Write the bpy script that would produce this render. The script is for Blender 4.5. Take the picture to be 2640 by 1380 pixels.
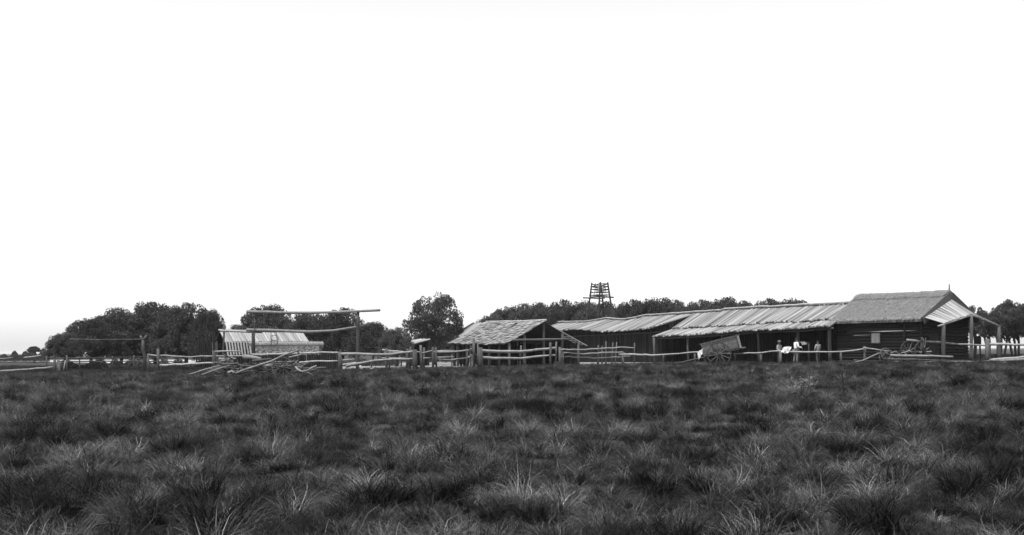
import bpy, math, random
import numpy as np
from mathutils import Vector, Matrix

random.seed(7)
rng = np.random.default_rng(7)
for o in list(bpy.data.objects):
    bpy.data.objects.remove(o)
scene = bpy.context.scene
C = scene.collection

# ------------------------------------------------------------------ camera
W, H, F = 2640.0, 1380.0, 2830.0
PX, PY, SR, CAMZ = 1320.0, 904.5, -0.0057, 2.1
ZO = CAMZ - 1.35
cd = bpy.data.cameras.new('camera')
cam = bpy.data.objects.new('camera', cd)
C.objects.link(cam)
scene.camera = cam
cd.sensor_width = 36.0
cd.lens = 36.0 * F / W
cd.shift_y = (PY - H / 2) / W
cd.clip_start, cd.clip_end = 0.1, 20000.0
cc = math.sqrt(1 - SR * SR)
cam.matrix_world = Matrix(((cc, -SR, 0, 0), (0, 0, -1, 0), (SR, cc, 0, CAMZ), (0, 0, 0, 1)))
cd.dof.use_dof = True
cd.dof.focus_distance = 76.0
cd.dof.aperture_fstop = 4.0

# ------------------------------------------------------------------ light
SUN_EL, SUN_AZ = math.radians(72), math.radians(-148)      # azimuth from +Y, negative = left
sdir = Vector((math.sin(SUN_AZ) * math.cos(SUN_EL), math.cos(SUN_AZ) * math.cos(SUN_EL), math.sin(SUN_EL)))
sl = bpy.data.lights.new('sun', 'SUN')
sl.energy = 3.0
sl.angle = math.radians(0.6)
sl.color = (1.0, 1.0, 1.0)
sun = bpy.data.objects.new('sun', sl)
C.objects.link(sun)
sun.rotation_euler = sdir.to_track_quat('Z', 'Y').to_euler()
world = bpy.data.worlds.new('World')
scene.world = world
world.use_nodes = True
wn, wl = world.node_tree.nodes, world.node_tree.links
wn.clear()
sky = wn.new('ShaderNodeTexSky')
sky.sky_type = 'NISHITA'
sky.sun_disc = False
sky.sun_elevation = SUN_EL
sky.sun_rotation = SUN_AZ
sky.air_density, sky.dust_density, sky.ozone_density = 1.0, 0.6, 1.0
bw = wn.new('ShaderNodeSeparateColor')      # a blue-sensitive monochrome plate records the sky's blue light only
bg = wn.new('ShaderNodeBackground')
bg.inputs['Strength'].default_value = 0.115
wo = wn.new('ShaderNodeOutputWorld')
wl.new(sky.outputs[0], bw.inputs[0])
wl.new(bw.outputs['Blue'], bg.inputs[0])
wl.new(bg.outputs[0], wo.inputs[0])
scene.view_settings.view_transform = 'Standard'
scene.view_settings.look = 'None'
scene.view_settings.exposure = 0.95
scene.view_settings.gamma = 1.0
scene.view_settings.use_curve_mapping = False

# ------------------------------------------------------------------ pixel <-> place
def P(px, py, d):
    u, v = (px - PX) / F, -(py - PY) / F
    return Vector(((u * cc - v * SR) * d, d, CAMZ + (u * SR + v * cc) * d))

def zat(x, y, py):
    v = -(py - PY) / F
    return CAMZ + y * (v + (x / y) * SR)

def smooth(a, b, t):
    t = np.clip((t - a) / (b - a), 0, 1)
    return t * t * (3 - 2 * t)

_ph = rng.uniform(0, 6.28, (14, 2))
_fr = [(0.9, .5), (1.7, 1.9), (-1.3, 2.4), (2.9, -1.1), (3.3, 2.2), (-2.4, 3.9), (4.6, .7), (.7, 4.9)]
def hummock(x, y):
    h = 0
    for i, (a, b) in enumerate(_fr):
        h = h + np.sin(a * x + _ph[i, 0] + 1.3 * np.sin(.37 * y + i)) * np.sin(b * y + _ph[i, 1] + 1.1 * np.sin(.41 * x + 2 * i)) / (1 + .25 * i)
    return h * .045
def ground(x, y):
    rise = smooth(8, 74, y) * np.clip(.12 + ZO + .0105 * x, ZO - .23, ZO + .43) * (1 - .6 * smooth(120, 300, y))
    far = smooth(250, 900, y) * -.5
    return rise + far + hummock(x, y) * (1 - smooth(58, 72, y))
def gz(x, y):
    return float(ground(np.float64(x), np.float64(y)))
def G(px, d, py=940):
    p = P(px, py, d)
    p.z = gz(p.x, p.y)
    return p

# ------------------------------------------------------------------ materials
def M(name, lo, hi, sc=(3, 3, 3), rough=.9, bump=.35, rnd=.25, dist=.02, detail=6, spec=.2):
    m = bpy.data.materials.new(name)
    m.use_nodes = True
    n, l = m.node_tree.nodes, m.node_tree.links
    b = n['Principled BSDF']
    b.inputs['Roughness'].default_value = rough
    b.inputs['Specular IOR Level'].default_value = spec
    tc = n.new('ShaderNodeTexCoord')
    mp = n.new('ShaderNodeMapping')
    mp.inputs['Scale'].default_value = sc
    oi = n.new('ShaderNodeObjectInfo')
    mul = n.new('ShaderNodeMath'); mul.operation = 'MULTIPLY'; mul.inputs[1].default_value = 57.0
    l.new(oi.outputs['Random'], mul.inputs[0])
    l.new(mul.outputs[0], mp.inputs['Location'])
    l.new(tc.outputs['Object'], mp.inputs['Vector'])
    nz = n.new('ShaderNodeTexNoise')
    nz.inputs['Scale'].default_value = 1.0
    nz.inputs['Detail'].default_value = detail
    nz.inputs['Roughness'].default_value = .62
    l.new(mp.outputs[0], nz.inputs['Vector'])
    rp = n.new('ShaderNodeMapRange')
    rp.inputs['From Min'].default_value = .3
    rp.inputs['From Max'].default_value = .7
    rp.inputs['To Min'].default_value = lo
    rp.inputs['To Max'].default_value = hi
    l.new(nz.outputs['Fac'], rp.inputs['Value'])
    r2 = n.new('ShaderNodeMapRange')
    r2.inputs['To Min'].default_value = 1 - rnd
    r2.inputs['To Max'].default_value = 1 + rnd
    l.new(oi.outputs['Random'], r2.inputs['Value'])
    m2 = n.new('ShaderNodeMath'); m2.operation = 'MULTIPLY'
    l.new(rp.outputs[0], m2.inputs[0]); l.new(r2.outputs[0], m2.inputs[1])
    l.new(m2.outputs[0], b.inputs['Base Color'])
    if bump:
        bp = n.new('ShaderNodeBump')
        bp.inputs['Strength'].default_value = bump
        bp.inputs['Distance'].default_value = dist
        l.new(nz.outputs['Fac'], bp.inputs['Height'])
        l.new(bp.outputs[0], b.inputs['Normal'])
    return m

MAT = dict(
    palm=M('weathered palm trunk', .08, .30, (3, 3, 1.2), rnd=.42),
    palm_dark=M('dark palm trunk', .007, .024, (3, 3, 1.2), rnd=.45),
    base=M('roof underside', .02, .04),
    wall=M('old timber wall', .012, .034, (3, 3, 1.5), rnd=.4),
    post=M('grey post wood', .045, .10, (9, 9, 1.6), rnd=.3),
    rail=M('peeled rail wood', .15, .32, (5, 5, 5), rnd=.22),
    brush=M('dead brushwood', .03, .16, (2, 2, 2), rnd=.05),
    driftwood=M('grey weathered pole', .12, .22, (5, 5, 5), rnd=.2),
    darkwood=M('dark wood', .028, .06, (6, 6, 6), rnd=.3),
    cart=M('worn cart timber', .04, .13, (5, 5, 14), rnd=.5),
    thatch=M('grass thatch', .09, .25, (2.2, 2.2, 3.5), bump=.8, rnd=.05, dist=.05),
    straw=M('thatch straw', .12, .28, (7, 7, 7), rnd=.1),
    verge=M('shaded thatch edge', .05, .09, (4, 4, 12)),  # darker thatch, the shade of its edge put into the colour
    tile=M('palm shingle', .09, .24, (1.5, 1.5, 1), rnd=.4),
    plank=M('pale plank', .12, .33, (3, 3, 1.5), rnd=.3),
    mud=M('mud and brush wall', .05, .6, (7, 7, 8), bump=1.0, rnd=.05, dist=.1),
    bark=M('bark', .05, .11, (6, 6, 2)),
    cloth=M('white cloth', .4, .58, (2, 2, 2), rnd=.05),
    shirt=M('white shirt', .75, .8, rnd=.02),
    shutter=M('pale shutter', .3, .42, (9, 9, 1.5), rnd=.15),
    greyshirt=M('grey shirt', .2, .26, rnd=.02),
    darkshirt=M('dark shirt', .035, .05, rnd=.02),
    trousers=M('pale trousers', .14, .19, rnd=.05),
    darktrousers=M('dark trousers', .05, .07, rnd=.05),
    skin=M('skin', .13, .17, rnd=.05, bump=0),
    hair=M('hair', .015, .025, rnd=.05),
    felt=M('felt hat', .09, .13, rnd=.05),
    hide=M('black hide', .012, .022, rnd=.05),
    wire=M('wire', .35, .4, rnd=.05, rough=.5),
    iron=M('iron', .03, .09, rough=.6, spec=.5),
)

def foliage(name, lo, hi, trans=.25, spec=.25, rough=.55, patch=None, tone=False, win=(.3, .72), rv=.15):
    m = bpy.data.materials.new(name)
    m.use_nodes = True
    n, l = m.node_tree.nodes, m.node_tree.links
    b = n['Principled BSDF']
    b.inputs['Roughness'].default_value = rough
    b.inputs['Specular IOR Level'].default_value = spec
    oi = n.new('ShaderNodeObjectInfo')
    geo = n.new('ShaderNodeNewGeometry')
    nz = n.new('ShaderNodeTexNoise')
    nz.inputs['Scale'].default_value = patch or .9
    nz.inputs['Detail'].default_value = 3
    l.new(geo.outputs['Position'], nz.inputs['Vector'])
    ad = n.new('ShaderNodeMath'); ad.operation = 'ADD'
    mr = n.new('ShaderNodeMapRange')
    mr.inputs['To Min'].default_value = -rv
    mr.inputs['To Max'].default_value = rv
    l.new(oi.outputs['Random'], mr.inputs['Value'])
    l.new(nz.outputs['Fac'], ad.inputs[0]); l.new(mr.outputs[0], ad.inputs[1])
    rp = n.new('ShaderNodeMapRange')
    rp.inputs['From Min'].default_value, rp.inputs['From Max'].default_value = win
    rp.inputs['To Min'].default_value = lo
    rp.inputs['To Max'].default_value = hi
    l.new(ad.outputs[0], rp.inputs['Value'])
    col_ = rp.outputs[0]
    if tone:
        at = n.new('ShaderNodeAttribute'); at.attribute_name = 'tone'
        mm = n.new('ShaderNodeMath'); mm.operation = 'MULTIPLY'
        l.new(col_, mm.inputs[0]); l.new(at.outputs['Fac'], mm.inputs[1])
        col_ = mm.outputs[0]
    l.new(col_, b.inputs['Base Color'])
    tr = n.new('ShaderNodeBsdfTranslucent')
    l.new(col_, tr.inputs['Color'])
    mx = n.new('ShaderNodeMixShader')
    mx.inputs[0].default_value = trans
    l.new(b.outputs[0], mx.inputs[1]); l.new(tr.outputs[0], mx.inputs[2])
    l.new(mx.outputs[0], n['Material Output'].inputs['Surface'])
    return m
MAT['leaf'] = foliage('tree leaves', .045, .085, .35, .12, .6, .5)
MAT['leaf_pale'] = foliage('lone tree leaves', .05, .1, .4, .12, .6)
MAT['grass'] = foliage('meadow grass', .004, .016, .15, .12, .5, .55, True)  # dark to a blue-sensitive plate; blackened further as shadow gaps between mounds
MAT['mound'] = foliage('matted grass', .003, .17, .15, .2, .45, 1.1, True, (.36, .9), .26)
MAT['tussock'] = foliage('dark tussock grass', .003, .008, .1, .08, .5, None, True)
MAT['stem'] = foliage('dry stem', .07, .17, .1, .2, .5, None, False)
MAT['weed'] = foliage('weed leaves', .07, .2, .2, .4, .4)

# ------------------------------------------------------------------ mesh helpers
def link(o, parent=None):
    C.objects.link(o)
    if parent is not None:
        o.parent = parent
    return o

def root_of(o):
    while o.parent is not None:
        o = o.parent
    return o

def tag(o, label=None, cat=None, group=None, kind=None):
    if label: o['label'] = label
    if cat: o['category'] = cat
    if group: o['group'] = group
    if kind: o['kind'] = kind
    return o

def thing(name, loc, label, cat, group=None):
    o = bpy.data.objects.new(name, None)
    o.empty_display_size = .2
    o.location = loc
    link(o)
    return tag(o, label, cat, group)

class MB:
    def __init__(s):
        s.v, s.f = [], []
    def quad(s, *pts):
        k = len(s.v)
        s.v += [tuple(p) for p in pts]
        s.f.append(tuple(range(k, k + len(pts))))
    def box(s, c, ax, ay, az):
        c, ax, ay, az = map(Vector, (c, ax, ay, az))
        k = len(s.v)
        for i in (-1, 1):
            for j in (-1, 1):
                for q in (-1, 1):
                    s.v.append(tuple(c + ax * i + ay * j + az * q))
        for f in ((0, 1, 3, 2), (4, 6, 7, 5), (0, 4, 5, 1), (2, 3, 7, 6), (0, 2, 6, 4), (1, 5, 7, 3)):
            s.f.append(tuple(k + i for i in f))
        return s
    def bar(s, a, b, w, h, up=(0, 0, 1)):
        a, b = Vector(a), Vector(b)
        d = b - a
        z = d.normalized()
        x = z.cross(Vector(up))
        if x.length < 1e-4: x = z.cross(Vector((0, 1, 0)))
        x.normalize()
        y = x.cross(z)
        return s.box((a + b) / 2, x * w / 2, y * h / 2, d / 2)
    def tube(s, pts, rad, n=8, wob=.0):
        pts = [Vector(p) for p in pts]
        if not hasattr(rad, '__len__'): rad = [rad] * len(pts)
        k = len(s.v)
        ref = None
        for i, p in enumerate(pts):
            d = (pts[min(i + 1, len(pts) - 1)] - pts[max(i - 1, 0)]).normalized()
            if ref is None:
                ref = d.cross(Vector((0, 0, 1)))
                if ref.length < .1: ref = d.cross(Vector((0, 1, 0)))
            ref = (ref - d * ref.dot(d)).normalized()
            b = d.cross(ref)
            for j in range(n):
                a = 2 * math.pi * j / n
                r = rad[i] * (1 + random.uniform(-wob, wob))
                s.v.append(tuple(p + (ref * math.cos(a) + b * math.sin(a)) * r))
        m = len(pts)
        for i in range(m - 1):
            for j in range(n):
                a, b2 = k + i * n + j, k + i * n + (j + 1) % n
                s.f.append((a, b2, b2 + n, a + n))
        s.f.append(tuple(k + j for j in reversed(range(n))))
        s.f.append(tuple(k + (m - 1) * n + j for j in range(n)))
        return s
    def slab(s, corners, thick):
        cs = [Vector(c) for c in corners]
        nrm = (cs[1] - cs[0]).cross(cs[-1] - cs[0]).normalized()
        if nrm.z < 0: nrm = -nrm
        k = len(s.v); m = len(cs)
        s.v += [tuple(c) for c in cs] + [tuple(c - nrm * thick) for c in cs]
        s.f.append(tuple(range(k, k + m)))
        s.f.append(tuple(range(k + 2 * m - 1, k + m - 1, -1)))
        for i in range(m):
            j = (i + 1) % m
            s.f.append((k + i, k + j, k + m + j, k + m + i))
        return s
    def mesh(s, name, off=Vector((0, 0, 0)), mat=None, smooth_=False):
        me = bpy.data.meshes.new(name)
        me.from_pydata([(a - off.x, b - off.y, c - off.z) for a, b, c in s.v], [], s.f)
        if mat: me.materials.append(MAT[mat])
        if smooth_:
            me.polygons.foreach_set('use_smooth', [True] * len(me.polygons))
        me.update()
        return me
    def build(s, name, mat, parent=None, origin=None, smooth_=False):
        off = root_of(parent).location if parent is not None else (Vector(origin) if origin is not None else Vector((0, 0, 0)))
        o = bpy.data.objects.new(name, s.mesh(name, off, mat, smooth_))
        if parent is None: o.location = off
        return link(o, parent)

def wander(pts, step=1.0, amp=.02):
    """refine a polyline and let it waver like a natural pole"""
    out = []
    pts = [Vector(p) for p in pts]
    for a, b in zip(pts, pts[1:]):
        n = max(1, int((b - a).length / step))
        for i in range(n):
            out.append(a.lerp(b, i / n))
    out.append(pts[-1])
    for i in range(1, len(out) - 1):
        out[i] = out[i] + Vector((random.uniform(-amp, amp), random.uniform(-amp, amp), random.uniform(-amp, amp)))
    return out

def pole(name, mat, parent, pts, r0, r1=None, origin=None, n=8, step=.8, amp=.018):
    p = wander(pts, step, amp)
    r1 = r0 * .82 if r1 is None else r1
    rad = [r0 + (r1 - r0) * i / (len(p) - 1) for i in range(len(p))]
    return MB().tube(p, [r * random.uniform(.88, 1.12) for r in rad], n, .07).build(name, mat, parent, origin, True)

# shared unit pieces: radius 1, length 1 along +Z, up +Y
def unit_half_log(var):
    s = MB(); r = random.Random(var)
    n = 6
    for zi, z in enumerate((0, .5, 1)):
        for j in range(n + 1):
            a = math.pi * j / n
            q = r.uniform(.93, 1.06)
            s.v.append((math.cos(a) * q, math.sin(a) * .75 * q, z))
    for i in range(2):
        for j in range(n):
            a = i * (n + 1) + j
            s.f.append((a, a + n + 1, a + n + 2, a + 1))
        s.f.append((i * (n + 1), i * (n + 1) + n, (i + 1) * (n + 1) + n, (i + 1) * (n + 1)))
    s.f.append(tuple(range(n + 1)))
    s.f.append(tuple(reversed(range(2 * (n + 1), 3 * (n + 1)))))
    return s
def unit_log(var):
    s = MB(); r = random.Random(100 + var)
    for z, q in ((0, 1), (.3, .97), (.65, .98), (1, .93)):
        ox, oy = (r.uniform(-.2, .2), r.uniform(-.2, .2)) if 0 < z < 1 else (0, 0)
        for j in range(8):
            a = 2 * math.pi * j / 8
            k = q * r.uniform(.95, 1.05)
            s.v.append((ox + math.cos(a) * k, oy + math.sin(a) * k, z))
    for i in range(3):
        for j in range(8):
            a, b = i * 8 + j, i * 8 + (j + 1) % 8
            s.f.append((a, b, b + 8, a + 8))
    s.f += [tuple(reversed(range(8))), tuple(range(24, 32))]
    return s
HALF, LOG, BOARD = {}, {}, {}
def shared(kind, mat, var):
    d = {'half': HALF, 'log': LOG, 'board': BOARD}[kind]
    if (mat, var) not in d:
        if kind == 'half': s = unit_half_log(var)
        elif kind == 'log': s = unit_log(var)
        else:
            s = MB().box((0, 0, .5), (1, 0, 0), (0, 1, 0), (0, 0, .5))
            s.v = [(a + .06 * ((i * 7 + var * 3) % 5 - 2) / 2, b, c) for i, (a, b, c) in enumerate(s.v)]
        d[(mat, var)] = s.mesh('%s_%s' % (kind, mat), mat=mat, smooth_=(kind == 'log'))
    return d[(mat, var)]
def piece(name, kind, mat, parent, a, b, r, up=(0, 0, 1), ry=None, nvar=3):
    a, b = Vector(a), Vector(b)
    z = b - a
    zn = z.normalized()
    x = Vector(up).cross(zn)
    if x.length < 1e-3: x = Vector((1, 0, 0))
    x.normalize()
    y = zn.cross(x)
    off = root_of(parent).location
    ry = r if ry is None else ry
    m = Matrix.Identity(4)
    for i in range(3):
        m[i][0], m[i][1], m[i][2], m[i][3] = x[i] * r, y[i] * ry, z[i], a[i] - off[i]
    o = bpy.data.objects.new(name, shared(kind, mat, random.randrange(nvar)))
    link(o, parent)
    o.matrix_basis = m
    return o

# ------------------------------------------------------------------ ground
def axis_pts(lo, hi, step, far, n):
    a = np.arange(lo, hi + 1e-6, step)
    g = np.geomspace(1, far, n)
    return a, g
xa = np.arange(-62, 62.01, .6); ya = np.arange(-8, 100.01, .6)
xg = 62 + np.geomspace(2, 5000, 26); yg = 100 + np.geomspace(2, 9000, 34); yb = -8 - np.geomspace(2, 800, 12)
xs = np.concatenate([-xg[::-1], xa, xg]); ys = np.concatenate([yb[::-1], ya, yg])
XX, YY = np.meshgrid(xs, ys)
ZZ = ground(XX, YY)
vv = np.stack([XX, YY, ZZ], -1).reshape(-1, 3)
nx, ny = len(xs), len(ys)
I = (np.arange(ny - 1)[:, None] * nx + np.arange(nx - 1)[None]).reshape(-1)
ff = np.stack([I, I + 1, I + nx + 1, I + nx], -1)
me = bpy.data.meshes.new('ground')
me.from_pydata(vv.tolist(), [], ff.tolist())
me.polygons.foreach_set('use_smooth', [True] * len(me.polygons))
gm = bpy.data.materials.new('meadow soil')
gm.use_nodes = True
n, l = gm.node_tree.nodes, gm.node_tree.links
b = n['Principled BSDF']; b.inputs['Roughness'].default_value = .95; b.inputs['Specular IOR Level'].default_value = .1
geo = n.new('ShaderNodeNewGeometry')
nz = n.new('ShaderNodeTexNoise'); nz.inputs['Scale'].default_value = 1.6; nz.inputs['Detail'].default_value = 8
l.new(geo.outputs['Position'], nz.inputs['Vector'])
mr = n.new('ShaderNodeMapRange'); mr.inputs['From Min'].default_value = .3; mr.inputs['From Max'].default_value = .7
mr.inputs['To Min'].default_value = .015; mr.inputs['To Max'].default_value = .05
l.new(nz.outputs['Fac'], mr.inputs['Value'])
l.new(mr.outputs[0], b.inputs['Base Color'])
bp = n.new('ShaderNodeBump'); bp.inputs['Strength'].default_value = .8; bp.inputs['Distance'].default_value = .1
l.new(nz.outputs['Fac'], bp.inputs['Height']); l.new(bp.outputs[0], b.inputs['Normal'])
me.materials.append(gm)
tag(link(bpy.data.objects.new('ground', me)), kind='structure')

MAT['dirt'] = M('trampled yard earth', .16, .30, (.8, .8, .8), bump=.5, rnd=0, detail=9)
MAT['pasture'] = M('dry far pasture', .10, .2, (.05, .05, .05), bump=.3, rnd=0, detail=9)
def sheet(name, outline, mat, lift, step=3.0):
    """a ground patch that follows the terrain, with an uneven outline"""
    xs_ = [p[0] for p in outline]; ys_ = [p[1] for p in outline]
    s = MB(); idx = {}
    X = np.arange(min(xs_), max(xs_) + step, step); Y = np.arange(min(ys_), max(ys_) + step, step)
    def inside(x, y):
        c = False
        j = len(outline) - 1
        for i in range(len(outline)):
            (x1, y1), (x2, y2) = outline[i], outline[j]
            if (y1 > y) != (y2 > y) and x < (x2 - x1) * (y - y1) / (y2 - y1) + x1: c = not c
            j = i
        return c
    def vert(i, j):
        if (i, j) not in idx:
            x, y = X[i] + .35 * step * math.sin(i * 5.1 + j * 2.3), Y[j] + .35 * step * math.sin(j * 4.7 + i * 3.1)
            idx[(i, j)] = len(s.v); s.v.append((x, y, gz(x, y) + lift))
        return idx[(i, j)]
    for i in range(len(X) - 1):
        for j in range(len(Y) - 1):
            if inside(X[i] + step / 2, Y[j] + step / 2):
                s.f.append((vert(i, j), vert(i + 1, j), vert(i + 1, j + 1), vert(i, j + 1)))
    o = s.build(name, mat, smooth_=True)
    return tag(o, kind='structure')
sheet('yard', [(-17, 79.5), (-9, 78.5), (0, 79), (4, 82), (12, 84), (16, 86), (30, 90), (34, 130), (-24, 130), (-22, 96)], 'dirt', .02, 1.1)
water = bpy.data.materials.new('lagoon water')
water.use_nodes = True
b = water.node_tree.nodes['Principled BSDF']
b.inputs['Base Color'].default_value = (.08, .08, .08, 1); b.inputs['Roughness'].default_value = .08; b.inputs['IOR'].default_value = 1.33
MAT['water'] = water
s = MB()
cs = [P(px, 930, 1) for px in (-420, -200, 40, 140, 300, 480, 560)]
near = [225, 222, 218, 200, 175, 175, 190]; farr = [236, 240, 250, 262, 265, 250, 215]
pts = [(c.x * d, d) for c, d in zip(cs, near)] + [(c.x * d, d) for c, d in zip(reversed(cs), reversed(farr))]
zw = max(gz(x, y) for x, y in pts) + .03
s.quad(*[(x, y, zw) for x, y in pts])
tag(s.build('supposed_lagoon', 'water'), kind='structure')  # supposed water, added so bright gaps show under the grove

# ------------------------------------------------------------------ grass
def blade_mesh(name, nbl, r, lmin, lmax, wid, lean, droop, mat, seed, wind=(.3, -.1), curl=.9):
    """a tuft of arching, curling blades; every blade has its own tone"""
    g = np.random.default_rng(seed)
    v, f, tone = [], [], []
    for i in range(nbl):
        a, q = g.uniform(0, 6.283), r * math.sqrt(g.uniform())
        p = np.array((q * math.cos(a), q * math.sin(a), 0.))
        L = g.uniform(lmin, lmax)
        da = a + g.normal(0, .7)
        el = 1.45 - lean * g.uniform(.2, 1.1)              # start elevation of the blade
        bend = droop * g.uniform(.5, 1.6)                   # how far it arches over
        cu = g.normal(0, curl)
        w = wid * g.uniform(.6, 1.4) / 2
        tn = float(np.clip(g.lognormal(-.2, .75), .15, 4.0))
        k = len(v)
        N = 4
        tw = g.normal(0, .8)
        for t in range(N + 1):
            ww = w * (1 - (t / N) ** 2.2)
            sx, sy = -math.sin(da + tw), math.cos(da + tw)
            if t < N:
                v.append((p[0] - sx * ww, p[1] - sy * ww, p[2])); v.append((p[0] + sx * ww, p[1] + sy * ww, p[2])); tone += [tn, tn]
            else:
                v.append(tuple(p)); tone.append(tn)
            st = L / N
            p = p + np.array((math.cos(da) * math.cos(el) + wind[0] * t * .12, math.sin(da) * math.cos(el) + wind[1] * t * .12, math.sin(el))) * st
            p[2] = max(p[2], .015)
            el -= bend * .75; da += cu * .4
        for t in range(N - 1): f.append((k + 2 * t, k + 2 * t + 1, k + 2 * t + 3, k + 2 * t + 2))
        f.append((k + 2 * N - 2, k + 2 * N - 1, k + 2 * N))
    m = bpy.data.meshes.new(name)
    m.from_pydata(v, [], f)
    m.attributes.new('tone', 'FLOAT', 'POINT').data.foreach_set('value', tone)
    m.materials.append(MAT[mat])
    return m
def scatter(name, protos, pos, rotz, scl, label):
    col = bpy.data.collections.new(name + ' tufts')
    for i, pm in enumerate(protos):
        col.objects.link(bpy.data.objects.new('%s_tuft_%02d' % (name, i), pm))
    m = bpy.data.meshes.new(name)
    m.from_pydata(pos.tolist(), [], [])
    a = m.attributes.new('rot', 'FLOAT_VECTOR', 'POINT'); r = np.zeros((len(pos), 3)); r[:, 2] = rotz
    r[:, :2] = rng.normal(0, .16, (len(pos), 2)); a.data.foreach_set('vector', r.ravel())
    a = m.attributes.new('scl', 'FLOAT_VECTOR', 'POINT'); a.data.foreach_set('vector', scl.ravel())
    a = m.attributes.new('pick', 'INT', 'POINT'); a.data.foreach_set('value', rng.integers(0, len(protos), len(pos)).astype(np.int32))
    o = link(bpy.data.objects.new(name, m))
    ng = bpy.data.node_groups.new(name, 'GeometryNodeTree')
    ng.interface.new_socket('Geometry', in_out='INPUT', socket_type='NodeSocketGeometry')
    ng.interface.new_socket('Geometry', in_out='OUTPUT', socket_type='NodeSocketGeometry')
    n, l = ng.nodes, ng.links
    gi, go = n.new('NodeGroupInput'), n.new('NodeGroupOutput')
    ip = n.new('GeometryNodeInstanceOnPoints'); ip.inputs['Pick Instance'].default_value = True
    ci = n.new('GeometryNodeCollectionInfo'); ci.inputs['Collection'].default_value = col
    ci.inputs['Separate Children'].default_value = True; ci.inputs['Reset Children'].default_value = True
    def attr(nm, t):
        q = n.new('GeometryNodeInputNamedAttribute'); q.data_type = t; q.inputs['Name'].default_value = nm
        return [s_ for s_ in q.outputs if s_.enabled][0]
    l.new(gi.outputs[0], ip.inputs['Points']); l.new(ci.outputs[0], ip.inputs['Instance'])
    l.new(attr('pick', 'INT'), ip.inputs['Instance Index'])
    l.new(attr('rot', 'FLOAT_VECTOR'), ip.inputs['Rotation']); l.new(attr('scl', 'FLOAT_VECTOR'), ip.inputs['Scale'])
    l.new(ip.outputs[0], go.inputs[0])
    o.modifiers.new('grass', 'NODES').node_group = ng
    return tag(o, label, 'grass', kind='stuff')

def field(dens_fn, y0, y1, margin=6):
    """random points over the meadow in front of the fences"""
    out = []
    for a in np.arange(y0, y1, 1.0):
        half = .4665 * (a + 1) + margin
        k = dens_fn(a) * 2 * half
        m_ = rng.poisson(k)
        x = rng.uniform(-half, half, m_); y = rng.uniform(a, a + 1, m_)
        out.append(np.stack([x, y], 1))
    return np.concatenate(out)
def patchy(x, y, s, ph):
    return (np.sin(x * s + 2 * np.sin(y * s * .7 + ph)) * np.sin(y * s * 1.1 + 2 * np.sin(x * s * .6 + 2 * ph)) + .5 * np.sin(x * s * 2.7 + ph * 3 + np.sin(y * s * 2)) * np.sin(y * s * 2.3 + ph)) / 1.5
EDGE = lambda x: 79.0 + 1.2 * np.sin(x * .7) + np.where(x > 3, 3.0, 0) - np.where(x > 17, 9.5, 0)

def spread(name, n_fn, y0, y1, protos, sfn, label, cut=True):
    p_ = field(n_fn, y0, y1)
    if cut: p_ = p_[(p_[:, 1] < EDGE(p_[:, 0])) | (p_[:, 0] < -20) | (p_[:, 0] > 33)]
    x, y = p_[:, 0], p_[:, 1]
    k, sc = sfn(x, y)
    x, y, sc = x[k], y[k], sc[k]
    scatter(name, protos, np.stack([x, y, ground(x, y) - .03], 1), rng.uniform(0, 6.283, len(x)), sc, label)
def s_carpet(x, y):
    h = np.clip((1 + .4 * patchy(x, y, 1.7, 2.0)) * rng.uniform(.6, 1.3, len(x)), .4, 1.6)
    w = 1.0 + .9 * smooth(20, 70, y)
    return np.ones(len(x), bool), np.stack([w, w, h * (1 - .3 * smooth(50, 74, y))], 1)
def s_mound(x, y):
    q = np.clip(rng.gamma(5, .12, len(x)), .25, 1.15) * (1 + .3 * patchy(x, y, .7, 1.0))
    q = .88 * np.clip(q, .25, 1.1) * (1 - .3 * smooth(45, 74, y))
    return patchy(x, y, 1.5, 3.0) > -.3, np.stack([q, q, q * 1.1], 1)
spread('grass', lambda y: 11 if y < 26 else (8 if y < 48 else 7), 3.5, 128,
       [blade_mesh('short_blades', 100, .3, .12, .32, .006, .9, .55, 'grass', i, (.5 * math.cos(i), .5 * math.sin(i))) for i in range(6)], s_carpet, 'short dark meadow grass covering the foreground')
spread('matted_grass', lambda y: 8 if y < 26 else (6.5 if y < 48 else 5.5), 9.5, 82,
       [blade_mesh('mound_blades', 300, .15, .3, .8, .0075, .8, .5, 'mound', 20 + i, (.22 * math.cos(i * 1.7), .22 * math.sin(i * 1.7))) for i in range(7)], s_mound, 'long pale grass drooping in matted mounds over the meadow')

tp = field(lambda y: 1.9 if y < 20 else (1.3 if y < 40 else (.7 if y < 56 else .3)), 9.5, 77)
x, y = tp[:, 0], tp[:, 1]
k = patchy(x, y, .6, 4.0) > 0
x, y = x[k], y[k]
sc = np.clip(rng.gamma(3, .2, len(x)), .22, 1.15) * (1 - .4 * smooth(45, 72, y))
pos = np.stack([x, y, ground(x, y) - .02], 1)
protos = [blade_mesh('tussock_blades', 420, .15, .3, .72, .007, .55, .28, 'tussock', 50 + i, (.1, .05)) for i in range(5)]
scatter('tussock_grass', protos, pos, rng.uniform(0, 6.283, len(x)), np.stack([sc * 1.15, sc * 1.15, sc], 1), 'dark upright grass tussocks dotted over the meadow')

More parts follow.
